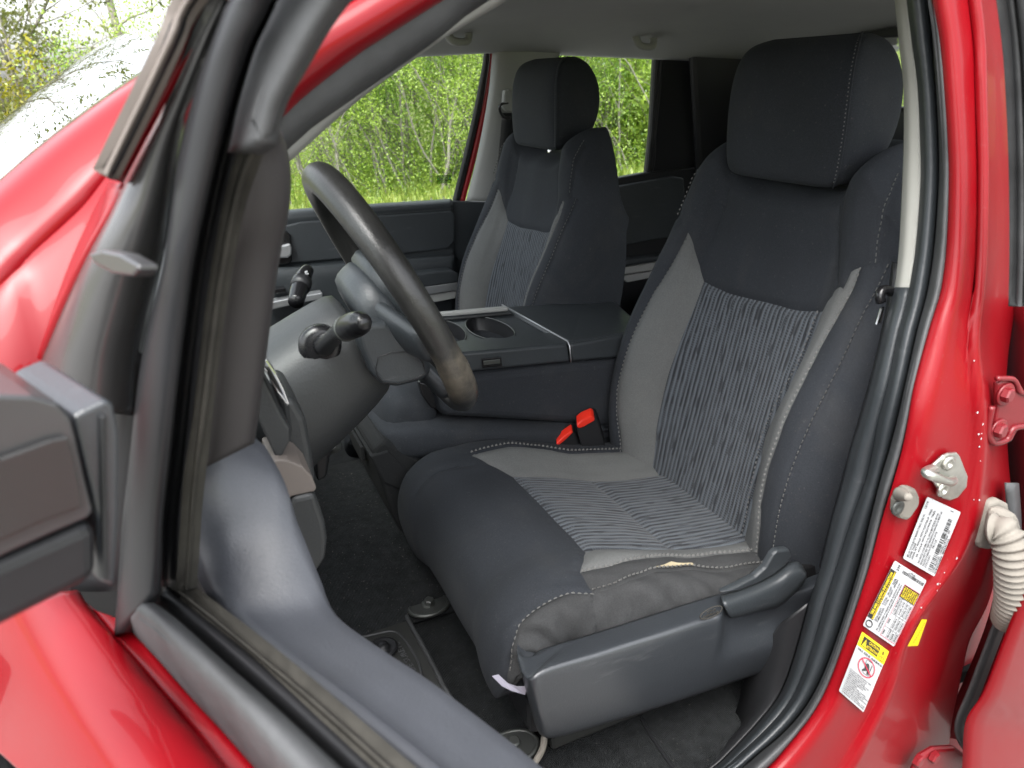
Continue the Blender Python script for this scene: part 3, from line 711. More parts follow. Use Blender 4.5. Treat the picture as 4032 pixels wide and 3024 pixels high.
PIL = skin('center_pillar', [ct(b4, -.885), ct(mix(b4, b5, .22), -.897), ct(mix(b4, b5, .55), -.895), ct(mix(b4, b5, .80), -.897), ct(mix(b4, b5, .93), -.905), ct(b5, -.901), ct(mix(b5, b7, .25), -.889), ct(mix(b5, b7, .6), -.874), ct(b7, -.848)],
          'red_jamb', TRUCK, n=90, cross=50, solid=.004, flip=True)
tagp(PIL, 'red door jamb with striker and warning labels')
skin('pillar_trim', [ct(b0[:9], -.772), ct(mix(b0, b1, .35)[:9], -.796), ct(b1[:9], -.812)], 'trim_beige', PIL, n=50, cross=12, solid=.012)
skin('pillar_trim', [ct(b0[7:], -.776), ct(mix(b0, b1, .4)[7:], -.806), ct(b1[7:], -.818)], 'plastic_black', PIL, n=60, cross=10, solid=.012)
skin('scuff_plate', [ct(b1, -.820), ct(mix(b1, b2, .3), -.842), ct(mix(b1, b2, .7), -.850), ct(b2, -.848)], 'plastic_black', PIL, n=80, cross=14, solid=.008)
skin('weatherstrip', [ct(b2, -.846), ct(mix(b2, b4, .15), -.868), ct(mix(b2, b4, .5), -.884), ct(mix(b2, b4, .85), -.886), ct(b4, -.872)], 'rubber', PIL, n=90, cross=20, solid=.006)
lo = b0[16:]
skin('sill_wall', [[p for p in ct(lo, -.777)], [p+Vector((-.012, .03, -.05)) for p in ct(lo, -.777)], [p+Vector((-.03, .07, -.16)) for p in ct(lo, -.777)]], 'plastic_dark', PIL, n=40, solid=.004)
# outer sill below the jamb, running forward under the door
# paint chips
for i in range(18):
    t = random.random(); k = 9+t*8; i0 = int(k); fx = k-i0
    px = b5[i0][0]*(1-fx)+b5[i0+1][0]*fx+random.uniform(-22, 6); py = b5[i0][1]*(1-fx)+b5[i0+1][1]*fx
    c = PT(px, py, -.9085); r = random.uniform(.0005, .0014)
    mesh('paint_chip', [c+Vector((r*math.cos(a)*random.uniform(.6, 1.3), -.0, r*math.sin(a)*random.uniform(.6, 1.6))) for a in np.linspace(0, 6.28, 7)[:-1]], [tuple(range(6))], 'white_label', PIL, smooth=False, solid=.0006)

# ---- striker, door switch
def disc(name, px, py, y0, r, h, m, par, seg=20, ax=(0, -1, 0), prof=None):
    return lathe(name, PT(px, py, y0), ax, prof or [(r, 0), (r, h*.8), (r*.9, h)], m, par, seg=seg)
YJ = -.900
sp_ = [(3757, 1777), (3768, 1790), (3800, 1870), (3796, 1912), (3760, 1955), (3730, 1966), (3705, 1958), (3665, 1890), (3657, 1850), (3660, 1830), (3705, 1790), (3725, 1780)]
ST = prism('door_striker', [PT(a, b, YJ-.004) for a, b in sp_], (0, -.004, 0), 'zinc', PIL, bevel=.0015)
for (a, b) in ((3730, 1822), (3708, 1926)):
    lathe('striker_bolt', PT(a, b, YJ-.008), (0, -1, 0), [(.0085, 0), (.0085, .003), (.006, .004), (.004, .0042), (.0035, .001)], 'zinc', PIL, seg=20)
loop = [PT(3745, 1895, YJ-.006), PT(3752, 1892, YJ-.02), PT(3735, 1897, YJ-.032), PT(3700, 1886, YJ-.036), PT(3655, 1868, YJ-.036), PT(3648, 1858, YJ-.028), PT(3670, 1850, YJ-.015), PT(3680, 1850, YJ-.006)]
tube('striker_loop', loop, [.0058, .0052, .0045, .0045, .005, .0055, .0058, .006], 'zinc', PIL, seg=12, n=40)
sw = [(3548, 1902), (3570, 1908), (3582, 1935), (3584, 1965), (3560, 2000), (3548, 2020), (3530, 2028), (3508, 2022), (3498, 2005), (3500, 1960), (3516, 1922)]
prism('door_switch', [PT(a, b, YJ+.004) for a, b in sw], (0, -.014, 0), 'boot_grey', PIL, bevel=.004)
tube('switch_plunger', [PT(3545, 1945, YJ-.008), PT(3562, 1952, YJ-.02), PT(3578, 1958, YJ-.030)], [.008, .0065, .0055, .004], 'boot_grey', PIL, seg=14, n=14)
lathe('switch_screw', PT(3533, 1998, YJ-.010), (0, -1, 0), [(.009, 0), (.0085, .002), (.005, .0025), (.0035, .0005)], 'steel_dark', PIL, seg=18)

# ---- rear door: hinge, wiring boot, edge of the open door
RD = skin('rear_door', [[P(3796-20, 3100, y=-.93), P(3796, 3024, y=-.93), P(3807, 2843, y=-.93), P(3872, 2726, y=-.94), P(3948, 2520, y=-.95), P(4030, 2303, y=-.96), P(4100, 2120, y=-.97)],
      [P(3830, 3100, y=-.945), P(3838, 3024, y=-.945), P(3850, 2850, y=-.945), P(3915, 2735, y=-.955), P(3990, 2530, y=-.965), P(4070, 2310, y=-.975), P(4140, 2130, y=-.985)],
      [P(4250, 3200, y=-.93), P(4250, 3050, y=-.93), P(4250, 2900, y=-.93), P(4260, 2760, y=-.94), P(4290, 2560, y=-.95), P(4330, 2330, y=-.96), P(4370, 2150, y=-.97)]],
      'red_paint', TRUCK, n=40, cross=16, solid=.006, flip=True)
tagp(RD, 'red rear door standing open at the edge of the cab')
skin('door_edge_seal', [[P(a-14, b, y=-.90) for a, b in ((3860, 3024), (3770, 2880), (3830, 2700), (3905, 2500), (3960, 2350), (3975, 2200), (3978, 2050), (3968, 1900))], [P(a+30, b, y=-.885) for a, b in ((3860, 3024), (3770, 2880), (3830, 2700), (3905, 2500), (3960, 2350), (3975, 2200), (3978, 2050), (3968, 1900))]], 'rubber', RD, n=30, solid=.004)
skin('pocket_wall', [[P(3300, 2300, y=-.79), P(3300, 2700, y=-.79), P(3150, 3200, y=-.79)], [P(4150, 2300, y=-.79), P(4150, 2700, y=-.79), P(4150, 3200, y=-.79)]], 'red_dull', RD, n=8, solid=.004)
# inside face of the open rear door seen past the jamb
skin('inner_panel', [[P(3900, 1180, y=-.80), P(3900, 1600, y=-.80), P(3930, 2000, y=-.80), P(3900, 2400, y=-.80), P(3700, 2900, y=-.80)], [P(4150, 1180, y=-.90), P(4150, 1600, y=-.90), P(4150, 2000, y=-.90), P(4150, 2400, y=-.90), P(4000, 2950, y=-.90)]], 'red_dull', RD, n=24, solid=.006)
fb = [(3942, -60), (3950, 0), (3972, 200), (3985, 450), (3991, 700), (3990, 1000), (3984, 1207)]
skin('window_frame', [[P(a, b, y=-.915) for a, b in fb], [P(a+18, b, y=-.935) for a, b in fb], [P(a+40, b, y=-.94) for a, b in fb], [P(a+50, b, y=-.930) for a, b in fb], [P(a+62, b, y=-.945) for a, b in fb], [P(a+170, b, y=-.955) for a, b in fb]], 'rubber', RD, n=30, cross=30, solid=.012)
hy = -.897
hg = [(3905, 1500), (3925, 1490), (3985, 1492), (4005, 1515), (4020, 1545), (4100, 1560), (4100, 1675), (4020, 1680), (3985, 1690), (3965, 1730), (3920, 1745), (3898, 1728), (3890, 1690), (3905, 1600)]
HG = prism('door_hinge', [P(a, b, y=hy) for a, b in hg], (0, -.007, 0), 'red_dull', RD, bevel=.003)
hb = [P(a, b, y=hy-.008) for a, b in hg]
tube('hinge_rib', [hb[13], hb[12], hb[11], hb[10], hb[9], hb[8], hb[7], hb[6]], .0035, 'red_dull', RD, seg=8, n=40)
tube('hinge_rib', [hb[1], hb[2], hb[3], hb[4], hb[5]], .003, 'red_dull', RD, seg=8, n=24)
for (a, b) in ((3955, 1552), (3928, 1692)):
    lathe('hinge_washer', P(a, b, y=hy-.007), (0, -1, 0), [(.0135, 0), (.0135, .002), (.012, .003)], 'red_dull', RD, seg=24)
    lathe('hinge_bolt', P(a, b, y=hy-.010), (.15, -1, 0), [(.0085, 0), (.0085, .006), (.007, .008)], 'red_dull', RD, seg=6, smooth=False)
lw = [(3600, 2965), (3660, 2930), (3740, 2925), (3785, 2960), (3830, 3060), (3700, 3120), (3560, 3060)]
prism('door_hinge', [P(a, b, y=hy) for a, b in lw], (0, -.01, 0), 'red_dull', RD, bevel=.005)
for (a, b) in ((3606, 2990), (3670, 2975)):
    lathe('hinge_bolt', P(a, b, y=hy-.010), (.15, -1, 0), [(.009, 0), (.009, .006), (.007, .008)], 'red_dull', RD, seg=6, smooth=False)
# wiring boot
gb = [(3862, 1962), (3900, 1950), (3938, 1968), (3945, 2000), (3925, 2060), (3895, 2130), (3862, 2150), (3825, 2142), (3818, 2120), (3835, 2050)]
WB = prism('wiring_boot', [P(a, b, y=-.895) for a, b in gb], (0, -.012, 0), 'boot_grey', RD, bevel=.005, seg=3)
gb2 = [(3880, 1985), (3925, 1978), (3938, 2000), (3950, 2040), (3930, 2090), (3890, 2115), (3862, 2120), (3860, 2080)]
prism('boot_collar', [P(a, b, y=-.906) for a, b in gb2], (.012, -.020, -.008), 'boot_grey', RD, bevel=.008, seg=3)
bp_ = [P(3905, 2080, y=-.925), P(3945, 2090, y=-.935), P(3975, 2140, y=-.945), P(3985, 2200, y=-.950), P(3990, 2270, y=-.952), P(3992, 2340, y=-.952), P(3980, 2400, y=-.945), P(3965, 2440, y=-.93)]
pa = resample(bp_, 240); ribs = 21
rr_ = [(.0185-.004*abs(i/239-.5))*(1+.13*math.sin(i/239*ribs*2*math.pi)) for i in range(240)]
tube('boot_bellows', pa, rr_, 'boot_grey', RD, seg=20)

# ---- warning labels
class Label:
    """a printed sticker: quad corners (top-left, top-right, bottom-right, bottom-left) in 3-D; print laid on it"""
    def __init__(self, name, q, m, parent, off=.0006, w=1., h=1.):
        self.q = [Vector(p) for p in q]; n = (self.q[1]-self.q[0]).cross(self.q[3]-self.q[0]).normalized()
        if n.dot(Vector(CAM)-self.q[0]) < 0: n = -n
        self.n = n; self.w = w; self.h = h; self.par = parent; self.acc = {}
        self.o = self.poly(name, [(0.02, 0), (.98, 0), (1, .02), (1, .98), (.98, 1), (.02, 1), (0, .98), (0, .02)], m, 0., True)
    def at(self, u, v, o=0.):
        a, b, c, d = self.q; return (a*(1-u)+b*u)*(1-v)+(d*(1-u)+c*u)*v+self.n*(.0004+o)
    def poly(self, name, uv, m, o, make=False):
        vs = [self.at(u, v, o) for u, v in uv]
        if make: return mesh(name, vs, [tuple(range(len(vs)))], m, self.par, smooth=False)
        V, F = self.acc.setdefault(m, ([], [])); F.append(tuple(range(len(V), len(V)+len(vs)))); V += vs
    def rect(self, u0, v0, u1, v1, m, o=.0003): self.poly('', [(u0, v0), (u1, v0), (u1, v1), (u0, v1)], m, o)
    def text(self, txt, u, v, h, m, width=None, rot=0, o=.0005):
        """h = letter height in units of label height"""
        vs, f = text_mesh(txt); 
        if not vs: return
        xs = [p.x for p in vs]; k = (h/.7); W = max(xs)
        asp = self.h/self.w
        sx = width/W if width else k*asp
        V, F = self.acc.setdefault(m, ([], [])); i0 = len(V)
        for p in vs:
            if rot: V.append(self.at(u-p.y*h/.7, v-p.x*sx, o))     # text running up the label
            else: V.append(self.at(u+p.x*sx, v-p.y*k, o))
        F += [tuple(i0+i for i in t) for t in f]
    def barcode(self, u0, v0, u1, v1, m, along='u', o=.0004):
        a, b = (u0, u1) if along == 'u' else (v0, v1); x = a; s = 1 if b > a else -1
        while s*(b-x) > 0:
            w = random.choice((.004, .007, .011))*s*1.4
            if along == 'u': self.rect(x, v0, x+w, v1, m, o)
            else: self.rect(u0, x, u1, x+w, m, o)
            x += w+random.choice((.004, .007, .012))*s*1.4
    def done(self, name='label_print'):
        for m, (V, F) in self.acc.items(): tag(mesh(name, V, F, m, self.par, smooth=False), kind='stuff')
def jl(pts, y0=-.9055): return [PT(a, b, y0) for a, b in pts]
# certification label: its text runs up the label, so build it with "u" along the reading direction
L1 = Label('certification_label', jl([(3554, 2197), (3650, 1955), (3782, 2016), (3678, 2270)]), 'white_label', PIL, w=1.75, h=1.)
L1.text('MFD. BY: TOYOTA MOTOR MANUFACTURING, TEXAS, INC', .05, .12, .055, 'ink_grey', width=.70)
L1.text('GVWR 7200LB', .05, .18, .05, 'ink_grey', width=.25); L1.text('12/14', .82, .08, .055, 'ink_grey', width=.12)
L1.text('GAWR FRT 4000LB WITH P255/70R18  TIRES,', .05, .25, .05, 'ink_grey', width=.82); L1.text('RR. 4150LB WITH P255/70R18  TIRES,', .12, .34, .05, 'ink_grey', width=.75)
for i, tx in enumerate(('THIS VEHICLE CONFORMS TO ALL APPLICABLE FEDERAL MOTOR', 'VEHICLE SAFETY AND THEFT PREVENTION STANDARDS IN EFFECT ON', 'THE DATE OF MANUFACTURE SHOWN ABOVE.', '5TFUY5F1        TRUCK')):
    L1.text(tx, .05, .45+i*.075, .05, 'ink_grey', width=(.80, .84, .55, .45)[i])
L1.barcode(.04, .74, .84, .86, 'ink'); L1.text('C/TR 3R3/FC20   UGK56L-CRTSKA  299', .04, .92, .05, 'ink_grey', width=.66); L1.text('A/TM B02A/AB60F   MADE IN U.S.A.', .04, .985, .05, 'ink_grey', width=.55); L1.text('1', .94, .80, .09, 'ink')
L1.done()
L2 = Label('tire_label', jl([(3396, 2461), (3522, 2206), (3648, 2285), (3519, 2546)]), 'white_label', PIL, w=1.75, h=1.)
L2.rect(.14, .0, .88, .17, 'ink'); L2.text('TIRE AND LOADING INFORMATION', .20, .09, .07, 'yellow_label', width=.64, o=.0008); L2.text('RENSEIGNEMENTS SUR LES PNEUS ET LE CHARGEMENT', .15, .16, .05, 'yellow_label', width=.72, o=.0008)
L2.text('SEATING CAPACITY', .15, .25, .05, 'ink', width=.2); L2.text('TOTAL   FRONT   REAR', .40, .25, .05, 'ink', width=.4); L2.text('NOMBRE DE PLACES', .15, .31, .05, 'ink', width=.22); L2.text('TOTAL   AVANT   ARRIERE', .40, .31, .05, 'ink', width=.4)
L2.text('The combined weight of occupants and cargo should never exceed', .05, .39, .05, 'ink', width=.72); L2.text('Le poids total des occupants et du chargement ne doit jamais depasser', .05, .45, .05, 'ink', width=.72)
for a in ((.03, .50, .80, .508), (.03, .97, .80, .978), (.03, .5, .036, .978), (.795, .5, .80, .978)): L2.rect(*a, 'ink_red', .0006)
for vv in (.66, .77, .87): L2.rect(.035, vv, .62, vv+.006, 'ink', .0006)
for uu in (.17, .37): L2.rect(uu, .5, uu+.004, .975, 'ink', .0006)
L2.text('TIRE', .05, .58, .05, 'ink'); L2.text('SIZE', .22, .58, .05, 'ink'); L2.text('COLD TIRE PRESSURE', .39, .58, .05, 'ink', width=.22); L2.text('PRESSION DES PNEUS A FROID', .38, .64, .045, 'ink', width=.24)
for i, (a, b) in enumerate((('FRONT', '210 kPa, 30 PSI'), ('REAR', '230 kPa, 33 PSI'), ('SPARE', 'SEE ABOVE / VOIR CI-DESSUS'))):
    L2.text(a, .05, .74+i*.105, .05, 'ink'); L2.text('P255/70R18', .20, .74+i*.105, .05, 'ink', width=.14); L2.text(b, .40, .74+i*.105, .05, 'ink', width=.19)
L2.rect(.62, .505, .795, .972, 'ink', .0006)
for i, tx in enumerate(("SEE OWNER'S", 'MANUAL FOR', 'ADDITIONAL', 'INFORMATION', 'VOIR LE MANUEL', "DE L'USAGER", 'POUR PLUS DE', 'RENSEIGNEMENTS')): L2.text(tx, .63, .565+i*.055, .04, 'yellow_label', width=.15, o=.0009)
L2.barcode(.905, .30, .95, .95, 'ink', 'v'); L2.text('299', .90, .20, .07, 'ink'); L2.text('BHJ6T', .975, .66, .02, 'ink', width=.2, rot=1)
for a in np.linspace(0, 2*math.pi, 17)[:-1]: L2.poly('', [(.07+.035*math.cos(a), .12+.075*math.sin(a)), (.07+.035*math.cos(a+.4), .12+.075*math.sin(a+.4)), (.07+.055*math.cos(a+.4), .12+.10*math.sin(a+.4)), (.07+.055*math.cos(a), .12+.10*math.sin(a))], 'ink', .0005)
L2.done()
L3 = Label('airbag_label', jl([(3393, 2486), (3499, 2564), (3399, 2804), (3302, 2719)]), 'white_label', PIL, w=1., h=2.05)
L3.rect(0.0, 0.0, 1., .215, 'yellow_label'); L3.rect(.10, .035, .70, .18, 'ink', .0006)
L3.poly('', [(.12, .17), (.19, .06), (.27, .17)], 'yellow_label', .0009); L3.rect(.185, .095, .20, .14, 'ink', .0012)
L3.text('CAUTION', .30, .095, .045, 'yellow_label', width=.36, o=.0009); L3.text('ATTENTION', .27, .165, .045, 'yellow_label', width=.41, o=.0009)
L3.text('B', .80, .10, .05, 'ink', width=.08, o=.0006); L3.rect(.77, .13, .93, .137, 'ink', .0006); L3.rect(.77, .19, .93, .197, 'ink', .0006); L3.rect(.77, .13, .785, .197, 'ink', .0006); L3.rect(.915, .13, .93, .197, 'ink', .0006); L3.rect(.845, .13, .855, .197, 'ink', .0006)
L3.text('SRS SIDE AIRBAG', .06, .265, .030, 'ink', width=.90)
for a in np.linspace(0, 2*math.pi, 41)[:-1]:
    c, s, c2, s2 = math.cos(a), math.sin(a), math.cos(a+.16), math.sin(a+.16)
    L3.poly('', [(.52+.27*c, .415+.125*s), (.52+.27*c2, .415+.125*s2), (.52+.30*c2, .415+.14*s2), (.52+.30*c, .415+.14*s)], 'ink_red', .0008)
L3.poly('', [(.27, .35), (.29, .335), (.77, .48), (.75, .495)], 'ink_red', .0011)
L3.poly('', [(.50, .35), (.56, .345), (.60, .37), (.64, .43), (.66, .49), (.60, .50), (.58, .45), (.52, .47), (.44, .50), (.41, .48), (.47, .44), (.45, .39)], 'ink_grey', .0005)
for a in ((.44, .32, .455, .38), (.46, .30, .62, .307), (.66, .33, .68, .49), (.46, .505, .68, .512)): L3.rect(*a, 'ink', .0006)
for i, tx in enumerate(('- DO NOT LEAN AGAINST THE', '  FRONT DOOR TO AVOID', '  POTENTIAL DEATH OR', '  SERIOUS INJURY WHEN THE', '  SIDE AIRBAG INFLATES.', "- SEE OWNER'S MANUAL", '  FOR DETAILS.', "- NE PAS S'APPUYER CONTRE", "  LA PORTIERE AVANT, L'AIRBAG", '  POURRAIT SE GONFLER ET', '  DONNER LIEU A UNE BLESSURE', '  GRAVE OU MORTELLE.', '- POUR PLUS DE DETAILS, VOIR', '  LE MANUEL DU PROPRIETAIRE.')):
    L3.text(tx, .04, .600+i*.0285, .0185, 'ink_grey', width=.033*len(tx))
L3.done()
L4 = Label('yellow_sticker', [PT(3628, 2438, -.905), PT(3649, 2439, -.900), PT(3613, 2542, -.898), PT(3572, 2544, -.905)], 'yellow_label', PIL, w=1., h=2.)
for k in range(26): L4.rect(.55-.35*k/26+.12, .12+k*.03, .60-.35*k/26+.12+.06*(k % 3 == 0), .135+k*.03, 'ink_grey')
L4.done()

# ---- windshield pillar and roof edge on the driver's side (body)
a_red_u = [(1900, -260), (1700, -110), (1500, -10), (1304, 105), (1100, 215), (900, 320), (720, 430), (551, 560)]
a_red_l = [(2050, -260), (1790, -90), (1650, 0), (1500, 95), (1395, 165), (1203, 316), (1120, 395), (980, 540)]
a_gry = [(2230, -260), (1960, -85), (1830, 0), (1690, 115), (1534, 225), (1330, 365), (1172, 477), (1060, 580)]
a_blk = [(2290, -260), (2015, -85), (1881, 0), (1750, 85), (1642, 160), (1450, 298), (1317, 390), (1090, 590)]
a_bei = [(2350, -260), (2090, -90), (1946, 0), (1787, 94), (1635, 195), (1389, 376), (1151, 586), (1090, 640)]
AP = skin('windshield_pillar', [ct(a_red_u, -.90), ct(mix(a_red_u, a_red_l, .5), -.905), ct(mix(a_red_u, a_red_l, .85), -.898), ct(a_red_l, -.88)], 'red_paint', TRUCK, n=40, cross=14, solid=.01, flip=True)
skin('door_seal', [ct(a_red_l, -.872), ct(mix(a_red_l, a_gry, .25), -.882), ct(mix(a_red_l, a_gry, .75), -.876), ct(a_gry, -.855)], 'rubber', AP, n=40, cross=16, solid=.01, flip=True)
skin('seal_channel', [ct(a_gry, -.857), ct(a_blk, -.842)], 'plastic_dark', AP, n=40, solid=.006, flip=True)
skin('pillar_trim', [ct(a_blk, -.845), ct(a_bei, -.80), [p+Vector((.02, .05, .03)) for p in ct(a_bei, -.80)]], 'trim_grey', AP, n=40, solid=.006, flip=True)

# ---- fender, cowl, windshield
fu = [(700, 215), (551, 291), (316, 456), (150, 585), (0, 715), (-250, 930), (-600, 1250)]
fm = [(720, 420), (600, 520), (420, 700), (316, 816), (114, 1010), (0, 1127), (-300, 1450)]
fm2 = [(700, 470), (590, 560), (430, 740), (335, 860), (135, 1040), (15, 1165), (-280, 1490)]
fl = [(760, 700), (650, 900), (520, 1150), (420, 1400), (250, 1700), (100, 1900), (-200, 2300)]
YF = [-.74, -.745, -.75, -.755, -.76, -.77, -.78]
FD = skin('front_fender', [[P(a, b+45, y=yy) for (a, b), yy in zip(fu, YF)], [P(a, b, y=yy-.03) for (a, b), yy in zip(mix(fu, fm, .35), YF)], [P(a, b, y=yy-.055) for (a, b), yy in zip(mix(fu, fm, .92), YF)], [P(a, b, y=yy-.052) for (a, b), yy in zip(fm, YF)]], 'red_paint', TRUCK, n=30, cross=14, solid=.006, flip=True)
skin('fender_side', [[P(a, b, y=yy-.046) for (a, b), yy in zip(fm, YF)], [P(a, b, y=yy-.06) for (a, b), yy in zip(fm2, YF)], [P(a, b, y=yy-.085) for (a, b), yy in zip(mix(fm2, fl, .5), YF)], [P(a, b, y=yy-.09) for (a, b), yy in zip(fl, YF)]], 'red_paint', FD, n=30, cross=14, solid=.006, flip=True)
near_edge = [P(a, b-10, y=yy) for (a, b), yy in zip(fu, YF)]
ws = []
for t in np.linspace(0, 1, 11):
    row = []
    for p in near_edge:
        yb = p.y*(1-2*t); q = 1-(2*t-1)**2
        row.append(Vector((p.x-.05*q, yb, p.z+.045*q)))
    ws.append(row)
WS = skin('windshield', ws, 'windshield_glass', TRUCK, n=26, cross=30, solid=.0)

# ------------------------------------------------------------------ open driver's door (seen through its lowered window)
B0 = P(600, 2350, z=1.355); B1 = P(1300, 3024, z=1.355)
DD = (B1-B0); DD.z = 0; DD.normalize()
DN = Vector((DD.y, -DD.x, 0))                         # outward normal of the opened door
DT = (DN+Vector((0, 0, .20))).normalized()            # door wall leans inwards as it rises
def PD(px, py, off):
    r = Vector(ray(px, py)); c = Vector(CAM); t = ((B0+DT*off)-c).dot(DT)/r.dot(DT); return c+r*t
def PS(px, py, s):
    r = Vector(ray(px, py)); c = Vector(CAM); t = ((B0+DD*s)-c).dot(DD)/r.dot(DD); return c+r*t
def cd_(pts, off, off1=None):
    n = len(pts)-1
    return [PD(a, b, off if off1 is None else off+(off1-off)*i/n) for i, (a, b) in enumerate(pts)]
k1 = [(1010, -420), (703, 0), (632, 155), (560, 320), (470, 510), (392, 671)]
k2 = [(1120, -420), (775, 0), (700, 160), (615, 340), (520, 530), (432, 706)]
k2b = [(1160, -420), (800, 0), (722, 165), (640, 350), (545, 545), (458, 712)]
k3 = [(1210, -420), (850, 0), (765, 175), (672, 370), (570, 560), (484, 722)]
k4 = [(1210, -420), (905, 0), (880, 44), (828, 180), (778, 316), (735, 470), (696, 633), (668, 850), (640, 1050), (600, 1210), (563, 1380), (538, 1538), (510, 1800), (481, 2050), (465, 2280), (449, 2505)]
k5 = [(1400, -420), (1085, -20), (1060, 20), (1018, 100), (975, 190), (910, 400), (858, 601), (805, 830), (762, 1040), (734, 1240), (712, 1420), (694, 1580), (668, 1820), (645, 2030), (638, 2170), (633, 2310)]
k6 = [(1440, -420), (1130, -20), (1105, 20), (1070, 100), (1025, 200), (965, 400), (925, 601), (880, 830), (842, 1040), (812, 1240), (790, 1420), (772, 1580), (750, 1820), (732, 2030), (725, 2170), (720, 2318)]
k7 = [(1800, -420), (1420, -40), (1380, 10), (1304, 114), (1215, 266), (1133, 405), (1098, 506), (1000, 640), (960, 760), (930, 900), (905, 1020), (880, 1180), (820, 1640), (785, 1854), (770, 2040), (745, 2328)]
DOOR = skin('front_door', [cd_(k4, .016), cd_(mix(k4, k5, .12), .022), cd_(mix(k4, k5, .55), .020), cd_(mix(k4, k5, .92), .014), cd_(k5, .004)], 'plastic_dark', TRUCK, n=70, cross=16, solid=.012, flip=False)
tagp(DOOR, 'open front door with window frame and mirror, close to the viewer')
skin('frame_moulding', [cd_(k1, .012, .040), cd_(mix(k1, k2, .3), .020, .046), cd_(mix(k1, k2, .7), .020, .046), cd_(k2, .012, .040)], 'trim_taupe', DOOR, n=30, cross=10, solid=.008)  # taupe colour stands in for a beige reflection on black moulding
skin('moulding_edge', [cd_([(a-16, b-4) for a, b in k1], .006, .034), cd_(k1, .014, .042), cd_([(a+8, b+3) for a, b in k1], .017, .045)], 'gloss_black', DOOR, n=30, solid=.008)
skin('moulding_edge', [cd_(k2, .015, .043), cd_(k2b, .010, .038)], 'gloss_black', DOOR, n=30, solid=.008)
skin('frame_flange', [cd_(k2b, .008, .036), cd_(k3, .004, .032)], 'red_paint', DOOR, n=30, solid=.008)
skin('glass_channel', [cd_(k5, -.012), cd_(mix(k5, k6, .45), -.022), cd_(k6, -.020)], 'plastic_dark', DOOR, n=60, cross=8, solid=.008)
skin('channel_lip', [cd_(k6, -.018), cd_(mix(k6, k7, .35), -.008), cd_(mix(k6, k7, .75), -.010), cd_(k7, -.026)], 'rubber_worn', DOOR, n=60, cross=12, solid=.008)
# upper, darker part of the frame covers the worn lip where it sits in the roof seal
skin('frame_upper', [cd_(mix(k5, k6, .6)[:7], -.004), cd_(mix(k6, k7, .3)[:7], .004), cd_(mix(k6, k7, .8)[:7], .002), cd_(k7[:7], -.020)], 'rubber', DOOR, n=40, cross=12, solid=.012)
# mirror sail, outer face
sl_ = [(850, 0), (765, 175), (672, 370), (570, 560), (484, 722), (420, 850), (335, 1000), (234, 1209), (150, 1400), (60, 1580)]
sr_ = [(905, 0), (828, 180), (765, 370), (715, 560), (690, 722), (670, 850), (646, 1000), (600, 1209), (562, 1400), (540, 1640)]
skin('sail_lower', [cd_([(250, 1400), (260, 1800), (280, 2330)], .004), cd_([(400, 1400), (400, 1800), (380, 2330)], .010), cd_([(566, 1400), (515, 1800), (462, 2330)], .004)], 'plastic_dark', DOOR, n=16, cross=8, solid=.006)
skin('mirror_sail', [cd_(sl_, .004, .050), cd_(mix(sl_, sr_, .15), .010, .054), cd_(mix(sl_, sr_, .5), .012, .044), cd_(mix(sl_, sr_, .85), .008, .020), cd_(sr_, .002)], 'sail_black' if 'sail_black' in MATS else 'gloss_black', DOOR, n=40, cross=14, solid=.008)
skin('door_edge', [cd_([(a-60, b-6) for a, b in sl_[4:10]], .006, .028), cd_([(a-30, b-2) for a, b in sl_[4:10]], .020, .046), cd_(sl_[4:10], .026, .056)], 'red_paint', DOOR, n=24, cross=8, solid=.006)
tb = [(345, 1000), (400, 985), (470, 1000), (540, 1040), (545, 1062), (520, 1088), (440, 1078), (370, 1040)]
prism('sail_tab', [PD(a, b, .055) for a, b in tb], DT*-.010, 'plastic_mirror', DOOR, bevel=.003)
# inner sail trim (hides the mirror bolts)
il = [(1098, 506), (1040, 560), (987, 601), (975, 696), (943, 886), (886, 1040), (850, 1300), (812, 1660), (787, 1852)]
ir = [(1102, 508), (1120, 545), (1132, 590), (1146, 684), (1139, 823), (1098, 1040), (1062, 1300), (1018, 1640), (1002, 1745)]
skin('sail_trim', [cd_(il, -.028), cd_(mix(il, ir, .08), -.032), cd_(mix(il, ir, .45), -.042), cd_(mix(il, ir, .82), -.056), cd_(mix(il, ir, .95), -.066), cd_(ir, -.082)], 'trim_brown' if 'trim_brown' in MATS else 'plastic_dash', DOOR, n=40, cross=16, solid=.006)
# belt line: outer moulding, seals, inner trim
def ext(pts, k=1.6):
    (a, b), (c, d) = pts[-2], pts[-1]; L = math.hypot(c-a, d-b); return pts+[(c+(c-a)/L*260*k, d+(d-b)/L*260*k)]
m0 = ext([(525, 2499), (620, 2600), (760, 2760), (880, 2890), (987, 3012)])
m1 = ext([(513, 2440), (560, 2500), (700, 2650), (880, 2830), (1050, 3012)])
m2 = ext([(551, 2379), (640, 2440), (800, 2600), (980, 2780), (1180, 3012)])
m3 = ext([(608, 2372), (700, 2440), (880, 2600), (1080, 2775), (1335, 3012)])
m4 = ext([(658, 2309), (760, 2390), (960, 2550), (1180, 2740), (1480, 3012)])
m5 = ext([(747, 2341), (850, 2420), (1050, 2585), (1240, 2735), (1560, 3012)])
m6 = ext([(800, 2330), (886, 2430), (1076, 2600), (1260, 2740), (1600, 3012)])
skin('belt_moulding', [cd_(m0, .006), cd_(m1, .020), cd_(mix(m1, m2, .5), .028), cd_(m2, .028), cd_(mix(m2, m3, .5), .022), cd_(m3, .010)], 'rubber', DOOR, n=50, cross=22, solid=.01)
